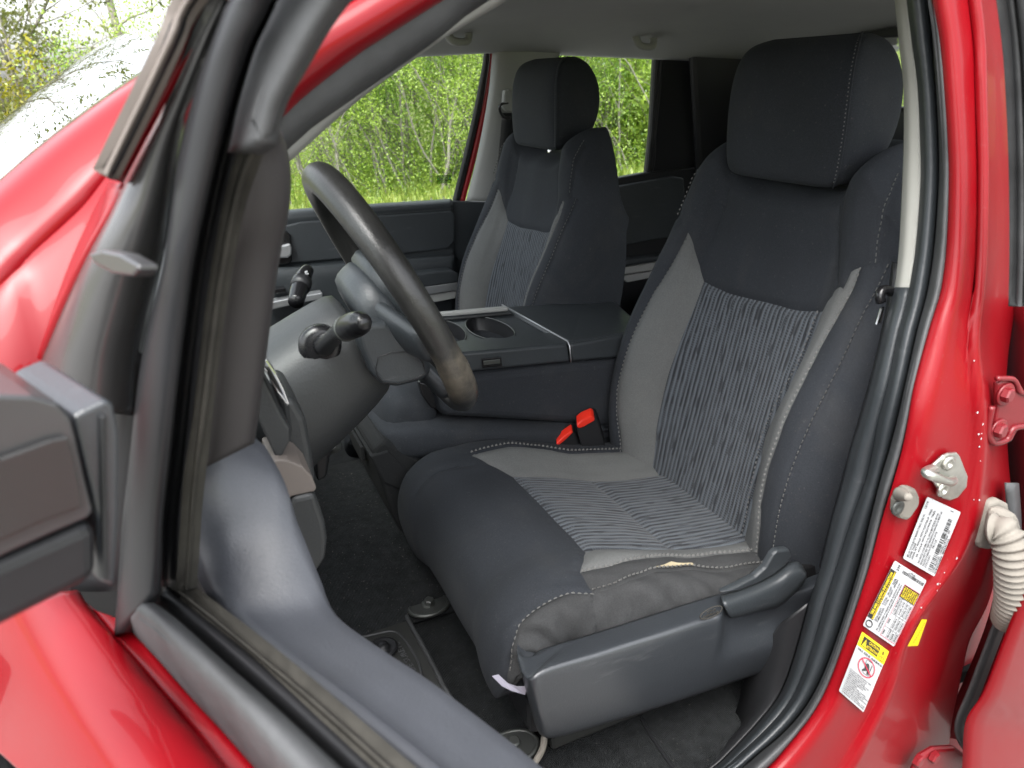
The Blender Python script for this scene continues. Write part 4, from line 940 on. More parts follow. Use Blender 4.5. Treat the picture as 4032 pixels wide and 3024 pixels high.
skin('glass_seal', [cd_(m3, -.004), cd_(mix(m3, m4, .5), -.002), cd_(m4, -.010)], 'plastic_dark', DOOR, n=40, cross=8, solid=.01)
skin('belt_seal', [cd_(m4, -.010), cd_(mix(m4, m5, .5), -.006), cd_(m5, -.020)], 'rubber_worn', DOOR, n=40, cross=8, solid=.01)
skin('belt_gap', [cd_(m5, -.030), cd_(m6, -.045)], 'plastic_dark', DOOR, n=40, solid=.01)
# outer skin: shoulder under the moulding then the wide panel
r2 = ext([(278, 2347), (360, 2455), (500, 2630), (660, 2825), (823, 3024)])
r3 = ext([(-420, 2500), (-260, 2680), (-90, 2850), (110, 3030), (320, 3230)])
m0o = cd_(m0, .004); 
skin('outer_panel', [m0o, cd_(mix(m0, r2, .5), .012), cd_(mix(m0, r2, .92), .018), cd_(r2, .024), cd_(mix(r2, r3, .06), .034), cd_(mix(r2, r3, .5), .060), cd_(r3, .075)], 'red_paint', DOOR, n=40, cross=36, solid=.006)
# inner trim: from the sail down and along the belt
t2 = ext([(787, 1850), (770, 2040), (758, 2195), (791, 2303), (886, 2430), (1076, 2600), (1300, 2772), (1600, 3012)])
t3 = ext([(985, 1742), (1040, 1830), (1085, 1930), (1120, 2050), (1158, 2150), (1215, 2290), (1275, 2420), (1455, 2560), (1667, 2702), (1965, 2930), (2079, 3024)])
t2r = resample(cd_(t2, -.046), 40); t3r = resample(cd_(t3, -.105), 40)
tm = [Vector(a*.5+b*.5)+DN*.012+Vector((0, 0, .006)) for a, b in zip(t2r, t3r)]
tq = [Vector(a*.85+b*.15)+Vector((0, 0, .008)) for a, b in zip(t2r, t3r)]
skin('inner_trim', [[Vector(p) for p in t2r], tq, tm, [Vector(p) for p in t3r], [Vector(p)-DN*.012-Vector((0, 0, .03)) for p in t3r], [Vector(p)-DN*.016-Vector((0, 0, .30)) for p in t3r]], 'plastic_door', DOOR, n=50, cross=34, solid=.006)
# rest of the door, behind and below the viewpoint
def dl(s, o, z): return B0+DD*s+DN*o+Vector((0, 0, z-B0.z))
tube('window_frame', [dl(.36, -.09, 1.80), dl(.60, -.10, 1.82), dl(.90, -.10, 1.81), dl(.99, -.09, 1.74), dl(1.02, -.04, 1.55), dl(1.03, 0, 1.36)], .022, 'plastic_dark', DOOR, seg=8, n=30)
prism('door_shell', [dl(.62, .0, 1.34), dl(1.06, .0, 1.34), dl(1.06, .0, .62), dl(-.02, .0, .62), dl(-.02, .0, 1.0), dl(.30, .0, 1.0)], DN*-.10, 'red_paint', DOOR, bevel=.02)
# side mirror
hd = [(-260, 1610), (0, 1556), (130, 1560), (230, 1590), (282, 1650), (300, 1720), (335, 1880), (368, 2010), (352, 2040), (200, 2105), (0, 2195), (-260, 2310)]
MR = prism('side_mirror', [PS(a, b, .150) for a, b in hd], DD*-.085, 'plastic_mirror' if 'plastic_mirror' in MATS else 'plastic_shield', DOOR, bevel=.010, seg=4)
gl_ = [(-260, 1800), (0, 1795), (190, 1725), (262, 1712), (285, 1800), (310, 1920), (318, 1990), (150, 2050), (0, 2120), (-260, 2230)]
prism('mirror_glass', [PS(a, b, .1515) for a, b in gl_], DD*.003, 'mirror_face', DOOR, bevel=.001)
lw_ = [(-260, 2325), (0, 2208), (210, 2118), (365, 2050), (385, 2100), (388, 2280), (0, 2480), (-260, 2600)]
prism('mirror_base', [PS(a, b, .148) for a, b in lw_], DD*-.08, 'plastic_dark', DOOR, bevel=.010, seg=3)
br = [(285, 1640), (330, 1612), (415, 1572), (450, 1590), (470, 1700), (468, 2000), (452, 2310), (392, 2290), (385, 2050), (330, 1830)]
prism('mirror_bracket', [PS(a, b, .140) for a, b in br], DD*-.09, 'plastic_shield', DOOR, bevel=.010, seg=3)
rb = [(395, 1640), (420, 1630), (432, 2290), (408, 2290)]
prism('bracket_rib', [PS(a, b, .143) for a, b in rb], DD*-.02, 'plastic_dark', DOOR, bevel=.003)

# ------------------------------------------------------------------ steering wheel and column
CW = Vector((-.686, -.43, 1.423)); WN = Vector((.910, 0, .414)).normalized(); WU = Vector((-.414, 0, .910)).normalized(); WY = Vector((0, 1, 0))
def wp(r, ang, o=0.): return CW+WU*(r*math.cos(ang))+WY*(r*math.sin(ang))+WN*o     # ang 0 = top, + = passenger side
RW = .169
rim = [wp(RW, a) for a in np.linspace(0, 2*math.pi, 97)[:-1]]
rad = [.0188+.0012*math.cos(2*a+.4)+(.0015 if abs(((a-4.1+math.pi) % (2*math.pi))-math.pi) < .25 else 0) for a in np.linspace(0, 2*math.pi, 97)[:-1]]
wheel_wear(P(1765, 1400, y=-.555), .085)
WH = tube('steering_wheel', rim, rad, 'leather_wheel', TRUCK, seg=20, closed=True)
tagp(WH, 'worn black steering wheel rim and spokes')
def spoke(name, ang, w0, w1, r0=.05, r1=.160, m='plastic_black', o=-.012, th=.026):
    er = WU*math.cos(ang)+WY*math.sin(ang); et = WN.cross(er)
    cs = []
    for t in np.linspace(0, 1, 7):
        r = r0+(r1-r0)*t; w = w0+(w1-w0)*t; oo = o-.022*(1-t)
        c = CW+er*r+WN*oo
        cs.append([c-et*w/2+WN*th*.1, c-et*w*.4+WN*th*.5, c+et*w*.4+WN*th*.5, c+et*w/2+WN*th*.1, c+et*w*.42-WN*th*.5, c-et*w*.42-WN*th*.5])
    v = [p for c in cs for p in c]; f = []
    for i in range(6):
        for k in range(6): f.append((i*6+k, i*6+(k+1) % 6, (i+1)*6+(k+1) % 6, (i+1)*6+k))
    f += [tuple(range(6))[::-1], tuple(36+k for k in range(6))]
    return mesh(name, v, f, m, WH, sub=2)
spoke('spoke', -math.pi*.56, .085, .050); spoke('spoke', math.pi*.56, .085, .050)
spoke('spoke', math.pi*.86, .06, .036); spoke('spoke', -math.pi*.86, .075, .050)
def loft(name, rings, m, parent, sub=1, **kw):
    n = len(rings[0]); v = [p for r in rings for p in r]; f = []
    for i in range(len(rings)-1):
        for k in range(n): f.append((i*n+k, i*n+(k+1) % n, (i+1)*n+(k+1) % n, (i+1)*n+k))
    f += [tuple(range(n))[::-1], tuple((len(rings)-1)*n+k for k in range(n))]
    return mesh(name, v, f, m, parent, sub=sub, **kw)
def ring(c, ex, ey, w, hu, hd, e=3.2, n=28):
    out = []
    for k in range(n):
        a = 2*math.pi*k/n; ca, sa = math.cos(a), math.sin(a)
        x = w*math.copysign(abs(ca)**(2/e), ca); h = hu if sa > 0 else hd; y = h*math.copysign(abs(sa)**(2/e), sa)
        out.append(c+ex*x+ey*y)
    return out
sp_bk = [(1462, 1470), (1420, 1380), (1400, 1310), (1430, 1270), (1520, 1270), (1640, 1330), (1690, 1400), (1702, 1475), (1650, 1506), (1570, 1526), (1505, 1520)]
prism('spoke_cover', [P(a, b, y=-.530) for a, b in sp_bk], (0, .032, 0), 'plastic_black', WH, bevel=.014, seg=4)
sp_px = [(1480, 1450), (1490, 1405), (1540, 1388), (1600, 1385), (1640, 1392), (1666, 1430), (1674, 1468), (1640, 1490), (1570, 1510), (1510, 1506), (1488, 1485)]
tube('cover_seam', [P(a, b, y=-.5303) for a, b in sp_px], .0008, 'plastic_dark', WH, seg=6, closed=True)
# airbag hub (driver side) and its back cover
loft('airbag_cover', [ring(CW+WN*o, WY, WU, w, h, h*1.1, 2.8) for o, w, h in ((-.03, .070, .055), (-.005, .082, .068), (.010, .074, .060), (.016, .05, .04))], 'plastic_black', WH)
loft('hub_cover', [ring(CW+WN*o+WU*u, WY, WU, w, h, h2, 2.8) for o, u, w, h, h2 in ((-.006, -.012, .078, .066, .080), (-.022, -.014, .084, .072, .086), (-.046, -.016, .080, .068, .084), (-.058, -.016, .074, .060, .078))], 'plastic_black', WH)
# column shroud
CO = loft('steering_column', [ring(CW+WN*o+WU*u, WY, WU, w, h, h2, 2.6) for o, u, w, h, h2 in ((-.062, -.02, .066, .050, .076), (-.068, -.02, .073, .058, .086), (-.12, -.022, .078, .062, .100), (-.20, -.026, .084, .066, .112), (-.34, -.03, .09, .07, .125), (-.46, -.03, .09, .07, .13))], 'plastic_dash', TRUCK)
tagp(CO, 'grey steering column shroud with two control stalks')
# turn signal stalk towards the driver's door
sb = P(1268, 1368, y=-.500)
lathe('stalk_boot', sb+Vector((0, .015, 0)), (-.1, -1, .05), [(.026, 0), (.0265, .012), (.024, .017), (.016, .019)], 'gloss_black', CO, seg=28)
st = [P(1275, 1362, y=-.505), P(1310, 1330, y=-.535), P(1345, 1300, y=-.565), P(1370, 1288, y=-.585)]
tube('signal_stalk', st, [.0135, .0105, .0105, .0125], 'gloss_black', CO, seg=16, n=20)
tube('stalk_knob', [P(1352, 1298, y=-.57), P(1365, 1292, y=-.58), P(1395, 1280, y=-.60), P(1425, 1270, y=-.62), P(1436, 1266, y=-.628)], [.012, .0142, .0148, .0145, .013, .008], 'gloss_black', CO, seg=20, n=26)
tube('knob_band', [P(1362, 1294, y=-.577), P(1368, 1291, y=-.582)],   .0149, 'steel_dark', CO, seg=20)
# wiper stalk on the far side
tube('wiper_stalk', [P(1165, 1190, y=-.335), P(1178, 1140, y=-.31), P(1196, 1090, y=-.285), P(1212, 1062, y=-.27)], [.011, .012, .0125, .012, .009], 'gloss_black', CO, seg=14, n=24)
tube('stalk_band', [P(1181, 1132, y=-.306), P(1191, 1106, y=-.294)], .0145, 'plastic_dark', CO, seg=14)

for (a, b, w, h) in ((1206, 1072, 5, 3), (1209, 1080, 7, 2), (1200, 1128, 6, 3), (1197, 1146, 4, 4), (1196, 1158, 6, 2)):
    prism('stalk_marking', [P(a+dx, b+dy, y=-.300) for dx, dy in ((-w, -h), (w, -h-2), (w, h-2), (-w, h))], (0, .003, 0), 'white_label', CO, bevel=0)
# ------------------------------------------------------------------ dash end and lower panels beside the door
yD = -.70
DS = box('dashboard', (-1.05, 0, 1.22), (.34, 1.40, .30), 'plastic_dark', TRUCK, bevel=.05, seg=4)
def dprism(name, pts, y, d, m, bevel=.006, par=None): return prism(name, [P(a, b, y=y) for a, b in pts], (0, d, 0), m, par or DS, bevel=bevel, seg=3)
dprism('lower_panel', [(980, 1440), (1030, 1470), (1075, 1560), (1112, 1640), (1143, 1690), (1141, 1740), (1108, 1802), (1085, 1800), (1010, 1640)], yD, .12, 'plastic_dash')
dprism('knee_panel', [(1100, 1560), (1160, 1570), (1205, 1650), (1228, 1770), (1240, 1850), (1246, 1910), (1180, 1900), (1100, 1790), (1120, 1700)], yD+.05, .10, 'plastic_dash', bevel=.016)
dprism('vent_ring', [(1027, 1405), (1052, 1414), (1090, 1470), (1120, 1530), (1142, 1588), (1134, 1604), (1090, 1545), (1050, 1470), (1020, 1440)], yD-.006, .03, 'chrome', bevel=.004)
dprism('vent_slat', [(1040, 1440), (1062, 1450), (1098, 1515), (1118, 1560), (1100, 1545), (1060, 1478)], yD-.010, .02, 'gloss_black', bevel=.002)
dprism('end_cap', [(1060, 1818), (1100, 1810), (1135, 1813), (1190, 1836), (1230, 1878), (1247, 1922), (1240, 1936), (1147, 1956), (1130, 1990), (1060, 1900)], yD-.010, .06, 'trim_taupe', bevel=.005)
dprism('kick_panel', [(1147, 1960), (1240, 1940), (1262, 2000), (1282, 2060), (1291, 2130), (1283, 2200), (1245, 2262), (1180, 2200), (1120, 2060)], yD-.012, .06, 'plastic_dash', bevel=.006)
# dark space under the dash with the pedal bracket
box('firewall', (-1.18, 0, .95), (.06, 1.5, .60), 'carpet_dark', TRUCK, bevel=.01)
dprism('pedal_bracket', [(1240, 1790), (1330, 1725), (1345, 1745), (1300, 1800), (1290, 1880), (1250, 1900)], -.30, .05, 'plastic_dark', bevel=.008)
lathe('bracket_bolt', P(1313, 1757, y=-.31), (-.3, -.8, .5), [(.012, 0), (.012, .003), (.007, .004), (.007, .009), (.005, .01)], 'steel_dark', DS, seg=12)

# ------------------------------------------------------------------ centre console: folded centre seat back
lid = [P(1977, 1205, y=.16), P(2241, 1351, y=-.16), P(2430, 1317, y=-.16), P(2560, 1300, y=-.16), P(2420, 1180, y=.16), P(2288, 1188, y=.16)]
CS_ = prism('center_console', lid, (.004, 0, -.045), 'plastic_black', TRUCK, bevel=.012, seg=4)
tagp(CS_, 'folded centre seat serving as console with cup holders and armrest lid')
# front tray with cup holders
ta, tb_, tc_, td = P(1976, 1206, y=.162), P(2236, 1352, y=-.158), P(1690, 1398, y=-.16), P(1640, 1236, y=.16)
def tray(u, v, o=0.):   # u: 0 rear ... 1 front, v: 0 near ... 1 far
    n = Vector((.06, 0, 1)).normalized()
    return (tb_*(1-u)+tc_*u)*(1-v)+(ta*(1-u)+td*u)*v+n*o
def plate(name, fn, circles, m, parent, nu=40, nv=28, asp=1., depth=.07):
    pts = [Vector((i/nu, j/nv)) for i in range(nu+1) for j in range(nv+1)]; ed = []
    for (cu_, cv_, ru, rv) in circles:
        i0 = len(pts)
        for k in range(40): a = 2*math.pi*k/40; pts.append(Vector((cu_+ru*math.cos(a), cv_+rv*math.sin(a))))
        ed += [(i0+k, i0+(k+1) % 40) for k in range(40)]
    c2, _, fc, _, _, _ = delaunay_2d_cdt(pts, ed, [], 0, 1e-6)
    fs = []
    for f in fc:
        x = sum(c2[i].x for i in f)/3; y = sum(c2[i].y for i in f)/3
        if not any(((x-a)/ru)**2+((y-b)/rv)**2 < 1 for a, b, ru, rv in circles): fs.append(tuple(f))
    vs = [fn(p.x, p.y) for p in c2]
    fs = [f if (vs[f[1]]-vs[f[0]]).cross(vs[f[2]]-vs[f[0]]).z > 0 else f[::-1] for f in fs]
    return mesh(name, vs, fs, m, parent, smooth=False)
cups = [(.40, .52, .19, .30), (.80, .52, .17, .30)]
plate('console_tray', lambda u, v: tray(u, v, -.006 if .26 < v < .80 else 0.), cups, 'plastic_black', CS_)
for (a, b, ru, rv) in cups:
    lip = [tray(a+ru*math.cos(t), b+rv*math.sin(t), -.005) for t in np.linspace(0, 2*math.pi, 41)[:-1]]
    bot = [p+(tray(a, b)-p)*.1+Vector((0, 0, -.075)) for p in lip]
    mesh('cup_holder', lip+bot, [(k, (k+1) % 40, 40+(k+1) % 40, 40+k) for k in range(40)]+[tuple(range(40, 80))], 'plastic_dark', CS_)
    tube('cup_rim', [p+Vector((0, 0, .001)) for p in lip], .0014, 'steel_dark', CS_, seg=6, closed=True)
# tray walls
def wall(name, u0, v0, u1, v1, h, m, depth=.0):
    a, b = tray(u0, v0), tray(u1, v1); return mesh(name, [a, b, b+Vector((0, 0, -h)), a+Vector((0, 0, -h))], [(0, 1, 2, 3)], m, CS_, smooth=False, solid=.006, bevel=.002)
prism('console_side', [P(a, b, y=-.166) for a, b in ((1700, 1395), (1844, 1387), (2236, 1354), (2247, 1425), (2060, 1444), (1875, 1463), (1720, 1478))], (0, .012, 0), 'plastic_black', CS_, bevel=.006, seg=3)
prism('lid_side', [P(a, b, y=-.166) for a, b in ((2244, 1356), (2430, 1322), (2520, 1305), (2520, 1395), (2410, 1411), (2251, 1424))], (0, .012, 0), 'plastic_black', CS_, bevel=.006, seg=3)
prism('far_rail', [tray(.03, .84, .001), tray(.9, .84, .001), tray(.9, .90, .001), tray(.03, .90, .001)], (0, 0, .008), 'trim_grey', CS_, bevel=.002)
prism('tray_slot', [tray(.03, .78, -.003), tray(.9, .78, -.003), tray(.9, .83, -.003), tray(.03, .83, -.003)], (0, 0, .003), 'plastic_dark', CS_, bevel=.001)
sm = [P(1977, 1205, y=.162)+Vector((0, 0, .003)), (P(1977, 1205, y=.162)+P(2238, 1350, y=-.158))/2+Vector((0, 0, .003)), P(2236, 1349, y=-.156)+Vector((0, 0, .003)), P(2243, 1362, y=-.168), P(2249, 1426, y=-.168)]
tube('lid_seam', sm, .0017, 'silver', CS_, seg=6)
prism('lid_latch', [P(a, b, y=-.168) for a, b in ((1896, 1410), (1972, 1404), (1975, 1440), (1898, 1448))], (0, -.003, 0), 'gloss_black', CS_, bevel=.002)
prism('latch_button', [P(a, b, y=-.1715) for a, b in ((1902, 1420), (1968, 1413), (1970, 1430), (1903, 1438))], (0, -.002, 0), 'silver_dark' if 'silver_dark' in MATS else 'steel_dark', CS_, bevel=.001)
bk_ = [(1712, 1490), (1875, 1466), (2060, 1447), (2247, 1428), (2540, 1398), (2540, 1700), (2268, 1675), (2080, 1662), (1881, 1650), (1760, 1645), (1728, 1630), (1712, 1560)]
prism('folded_backrest', [P(a, b, y=-.160) for a, b in bk_], (0, .32, 0), 'fabric_black', CS_, bevel=.018, seg=4)
# its head restraint hangs at the front
hc = P(1560, 1560, y=-.02)
loft('folded_headrest', [ring(hc+Vector((0, y, 0)), Vector((.95, 0, -.3)), Vector((.3, 0, .95)), w, h, h, 2.6) for y, w, h in ((-.125, .03, .02), (-.115, .05, .046), (-.06, .058, .056), (.06, .058, .056), (.115, .05, .046), (.125, .03, .02))], 'fabric_black', CS_)
prism('headrest_bracket', [P(a, b, y=-.165) for a, b in ((1650, 1505), (1690, 1510), (1712, 1560), (1722, 1610), (1700, 1610), (1665, 1560))], (0, .02, 0), 'gloss_black', CS_, bevel=.003)
# jump seat cushion and storage box under the console
jc = [ring(Vector((x, 0, zc)), WY, Vector((0, 0, 1)), w, h, .045, 4.5) for x, zc, w, h in ((-.668, 1.068, .12, .012), (-.66, 1.07, .162, .03), (-.63, 1.07, .176, .040), (-.52, 1.045, .180, .040), (-.36, 1.005, .180, .035), (-.10, .96, .180, .03))]
JS = loft('jump_seat', jc, 'fabric_black', TRUCK)
tagp(JS, 'narrow black cloth centre seat cushion below the console')
prism('storage_box', [Vector((x, -.168, z)) for x, z in ((-.690, 1.072), (-.665, 1.088), (-.60, 1.03), (-.30, .975), (-.15, .95), (-.15, .77), (-.62, .77), (-.668, .93))], (0, .336, 0), 'plastic_matte', JS, bevel=.010, seg=3)
prism('box_lid', [Vector((x, -.171, z)) for x, z in ((-.694, 1.060), (-.660, 1.064), (-.625, 1.005), (-.634, .965), (-.676, 1.0))], (0, .34, 0), 'plastic_matte', JS, bevel=.004)
box('box_latch', (-.688, -.03, 1.02), (.008, .09, .03), 'plastic_matte', JS, bevel=.003)
# seat belt buckles
bA = [(2268, 1676), (2290, 1660), (2325, 1641), (2350, 1648), (2362, 1680), (2382, 1752), (2379, 1782), (2310, 1786), (2292, 1770), (2275, 1710)]
BU1 = prism('belt_buckle', [P(a, b, y=-.205) for a, b in bA], (.012, .026, .01), 'plastic_dark', TRUCK, bevel=.004, seg=3)
prism('release_button', [P(a, b, y=-.2085) for a, b in ((2270, 1672), (2292, 1654), (2328, 1638), (2340, 1644), (2342, 1658), (2300, 1682), (2276, 1690))], (.010, .022, .008), 'red_button', BU1, bevel=.003)
tube('buckle_stalk', [P(2345, 1780, y=-.20), P(2370, 1800, y=-.19), P(2400, 1790, y=-.18)], .006, 'plastic_dark', BU1, seg=8, n=8)
bB = [(2186, 1756), (2215, 1724), (2252, 1696), (2264, 1706), (2296, 1768), (2260, 1790), (2205, 1776)]
BU2 = prism('belt_buckle', [P(a, b, y=-.185) for a, b in bB], (.012, .024, .01), 'plastic_dark', TRUCK, bevel=.004, seg=3)
prism('release_button', [P(a, b, y=-.1885) for a, b in ((2190, 1748), (2215, 1722), (2250, 1696), (2257, 1704), (2230, 1730), (2197, 1757))], (.008, .018, .006), 'red_button', BU2, bevel=.002)

# ------------------------------------------------------------------ floor, hump, floor mat
FL = mesh('cab_floor', [(-1.2, -.80, .765), (1.0, -.80, .765), (1.0, .85, .765), (-1.2, .85, .765)], [(0, 1, 2, 3)], 'carpet', TRUCK, smooth=False, solid=.02)
hp = [(-.29, .766), (-.262, .785), (-.215, .84), (-.175, .872), (-.13, .882), (.0, .884), (.13, .882), (.20, .86), (.26, .80), (.30, .766)]
skin('tunnel_hump', [[(-1.2, y, z+.02) for y, z in hp], [(-.80, y, z+.005) for y, z in hp], [(-.5, y, z) for y, z in hp], [(1.0, y, z-.03) for y, z in hp]], 'carpet', FL, n=40, cross=20, solid=.006)
tube('carpet_seam', [P(2520, 2812, z=.767), P(2560, 2890, z=.767), P(2640, 3010, z=.767), P(2700, 3100, z=.767)], .0025, 'plastic_dark', FL, seg=6, n=20)
ZM = .772
mo = [P(1280, 2478, z=ZM), P(1364, 2458, z=ZM), P(1550, 2412, z=ZM), P(1590, 2424, z=ZM), P(1628, 2490, z=ZM), P(1700, 2620, z=ZM), P(1750, 2720, z=ZM), P(1796, 2800, z=ZM), P(1830, 2890, z=ZM), P(1840, 3000, z=ZM), P(1500, 3100, z=ZM), P(1200, 2900, z=ZM)]
MT = prism('floor_mat', mo, (0, 0, .006), 'mat_rubber', None, bevel=.002)
tag(MT, 'black rubber floor mat with raised rim in the driver footwell', 'floor mat')
MT.name = 'floor_mat'
rim_ = [p+Vector((0, 0, .008)) for p in mo[:9]]
tube('mat_rim', rim_, .0042, 'rubber', MT, seg=8, n=50)
inn = [P(a, b, z=ZM+.007) for a, b in ((1380, 2520), (1463, 2500), (1548, 2486), (1592, 2518), (1647, 2607), (1664, 2690), (1668, 2760))]
tube('mat_ridge', inn, .0022, 'rubber', MT, seg=8, n=40)
gc = P(1508, 2556, z=ZM+.008)
lathe('mat_grommet', gc, (0, 0, 1), [(.026, 0), (.026, .004), (.021, .006), (.018, .003), (.010, .003), (.010, .010), (.006, .012)], 'plastic_dark', MT, seg=28)
def floor_text(txt, a, b, hh, mname, par):
    v, f = text_mesh(txt); W = max(p.x for p in v); e = Vector(b)-Vector(a); up = Vector((0, 0, 1)).cross(e).normalized()
    mesh('raised_lettering', [Vector(a)+e*(p.x/W)+up*(p.y*hh/.7)+Vector((0, 0, .0012)) for p in v], f, mname, par, smooth=False, solid=.001)
floor_text('DE SURETE', P(1640, 2640, z=ZM+.007), P(1572, 2528, z=ZM+.007), .010, 'rubber', MT)
floor_text('CLIP', P(1600, 2650, z=ZM+.007), P(1565, 2590, z=ZM+.007), .010, 'rubber', MT)
# seat rail feet
for (px, py) in ((1690, 2392), (2020, 2950)):
    c = P(px, py, z=.784)
    ov = [c+Vector((.036*math.cos(a), .027*math.sin(a), .004)) for a in np.linspace(0, 2*math.pi, 33)[:-1]]
    RF = prism('rail_foot', [p-Vector((0, 0, .006)) for p in ov], (0, 0, .009), 'steel_dark', SEAT, bevel=.003)
    tube('foot_rim', ov, .0042, 'steel_dark', SEAT, seg=8, closed=True)
    lathe('foot_bolt', c+Vector((0, 0, .006)), (.1, -.2, 1), [(.014, 0), (.014, .003), (.009, .004), (.009, .013), (.007, .015)], 'steel_dark', SEAT, seg=6 if px < 2000 else 16, smooth=False)
tube('seat_lever_bar', [P(2145, 2890, z=.80), P(2135, 2950, z=.79), P(2100, 3010, z=.785), P(2060, 3050, z=.78)], .005, 'boot_grey', SEAT, seg=8, n=16)

# ------------------------------------------------------------------ passenger side wall
def pp(name, pts, y0, d, m, par, bevel=.006, seg=2): return prism(name, [PT(a, b, y0) for a, b in pts], (0, d, 0), m, par, bevel=bevel, seg=seg)
f1 = [(1560, 196), (1880, 186), (1903, 217), (1885, 330), (1855, 480), (1820, 630), (1783, 781), (1775, 840)]
f2 = [(1560, 176), (1900, 164), (1930, 205), (1912, 350), (1885, 490), (1850, 640), (1813, 788), (1805, 840)]
f3 = [(1560, 170), (1910, 160), (1938, 205), (1926, 360), (1902, 500), (1868, 650), (1832, 788), (1825, 840)]
PDR = skin('passenger_door', [ct([(1020, 846), (1136, 825), (1447, 803), (1640, 791), (1776, 782)], .875), ct([(1020, 856), (1136, 836), (1447, 812), (1640, 800), (1780, 790)], .845), ct([(1020, 880), (1136, 862), (1447, 832), (1640, 818), (1783, 806)], .832), ct([(1020, 910), (1136, 892), (1447, 848), (1640, 834), (1785, 822)], .836), ct([(1020, 1040), (1136, 1035), (1447, 1010), (1640, 1000), (1788, 990)], .842), ct([(1020, 1075), (1136, 1070), (1447, 1045), (1640, 1030), (1788, 1018)], .80), ct([(1020, 1250), (1136, 1240), (1447, 1210), (1640, 1195), (1790, 1180)], .80), ct([(1020, 1600), (1136, 1600), (1447, 1600), (1640, 1600), (1790, 1600)], .80)],
     'plastic_black', TRUCK, n=50, cross=60, solid=.008, flip=True)
tagp(PDR, 'closed passenger door with black padded trim panel')
skin('window_frame', [ct(f1, .885), ct(mix(f1, f2, .5), .875), ct(f2, .88)], 'plastic_dark', PDR, n=50, cross=8, solid=.01)
skin('red_jamb', [ct(f2, .875), ct(f3, .868)], 'red_paint', PDR, n=50, solid=.006)
pp('padded_insert', [(1040, 905), (1180, 872), (1450, 850), (1640, 838), (1775, 828), (1788, 845), (1786, 950), (1760, 978), (1600, 996), (1450, 1008), (1180, 1032), (1040, 1040)], .838, -.010, 'plastic_black', PDR, bevel=.010, seg=3)
st_ = [PT(a, b, .8335) for a, b in ((1300, 864), (1447, 846), (1640, 832), (1786, 820))]
sr_p = resample(st_, 150)
V_, F_ = [], []
for i in range(0, 148, 2):
    a, b = Vector(sr_p[i]), Vector(sr_p[i]*.3+sr_p[i+1]*.7)
    k = len(V_); V_ += [a+Vector((0, -.003, .0009)), b+Vector((0, -.003, .0009)), b+Vector((0, -.003, -.0009)), a+Vector((0, -.003, -.0009))]; F_.append((k, k+1, k+2, k+3))
tag(mesh('stitching', V_, F_, 'thread', PDR, smooth=False), kind='stuff')
pp('door_pull', [(1560, 1075), (1700, 1055), (1760, 1052), (1782, 1064), (1786, 1085), (1780, 1098), (1700, 1110), (1560, 1130)], .79, -.05, 'plastic_black', PDR, bevel=.012, seg=3)
pp('trim_strip', [(1560, 1132), (1680, 1113), (1783, 1099), (1784, 1130), (1680, 1146), (1560, 1166)], .785, -.045, 'silver', PDR, bevel=.003)
pp('trim_strip', [(1560, 1170), (1680, 1150), (1784, 1134), (1780, 1164), (1690, 1182), (1560, 1200)], .785, -.035, 'trim_grey', PDR, bevel=.003)
pp('trim_strip', [(1050, 1178), (1160, 1156), (1260, 1140), (1260, 1165), (1160, 1184), (1050, 1210)], .785, -.040, 'silver', PDR, bevel=.003)
pp('handle_bezel', [(1060, 905), (1125, 906), (1143, 922), (1148, 1025), (1135, 1038), (1060, 1044)], .826, -.010, 'gloss_black', PDR, bevel=.004)
pp('door_handle', [(1085, 968), (1140, 955), (1147, 975), (1146, 1000), (1130, 1012), (1085, 1014)], .815, -.016, 'silver', PDR, bevel=.005, seg=3)
pp('window_switch', [(1070, 1130), (1118, 1124), (1120, 1142), (1072, 1148)], .79, -.03, 'gloss_black', PDR, bevel=.002)
g1 = PT(1700, 640, .895); 
mesh('side_window', [PT(a, b, .895) for a, b in ((900, 870), (1790, 800), (1930, 180), (1400, 190))], [(0, 1, 2, 3)], 'window_glass', PDR, smooth=False)
# window sticker, read from outside
LS = Label('window_sticker', [PT(1776, 688, .8935), PT(1720, 690, .8935), PT(1720, 724, .8935), PT(1775, 721, .8935)], 'sticker_film', PDR, w=1.6, h=1.)
LS.text('ALL ACCESS INCLUDED', .08, .22, .11, 'white_label', width=.84); LS.text('SiriusXM', .2, .55, .22, 'white_label', width=.6); LS.text('satellite radio', .2, .78, .08, 'white_label', width=.6)
LS.poly('', [(.03, .42), (.12, .30), (.12, .58)], 'cyan_ink', .0006); LS.poly('', [(.97, .42), (.88, .30), (.88, .58)], 'cyan_ink', .0006)
LS.text('TOYOTA', .25, 1.20, .14, 'ink', width=.42)
LS.done()
# passenger centre pillar, belt
PBP = skin('center_pillar', [ct([(1945, 190), (1942, 217), (1930, 360), (1906, 500), (1873, 650), (1836, 788)], .862), ct([(2000, 190), (1990, 217), (1970, 360), (1950, 500), (1925, 650), (1900, 788)], .845), ct([(2215, 190), (2195, 217), (2150, 360), (2110, 500), (2080, 650), (2060, 790)], .840)], 'trim_grey', TRUCK, n=30, cross=10, solid=.01, flip=True)
tagp(PBP, 'light grey pillar trim behind the passenger seat with belt guide')
pp('pillar_lower', [(1770, 792), (2070, 795), (2070, 1250), (1770, 1250)], .850, .02, 'plastic_black', PBP, bevel=.006)
pp('belt_guide', [(1975, 355), (2000, 350), (2012, 372), (2012, 440), (1985, 440), (1968, 420), (1972, 400)], .832, -.02, 'trim_grey', PBP, bevel=.006)
tube('belt_ring', [PT(a, b, .815) for a, b in ((2000, 405), (1972, 412), (1968, 435), (1985, 462), (2010, 465))], .004, 'gloss_black', PBP, seg=8, n=20)
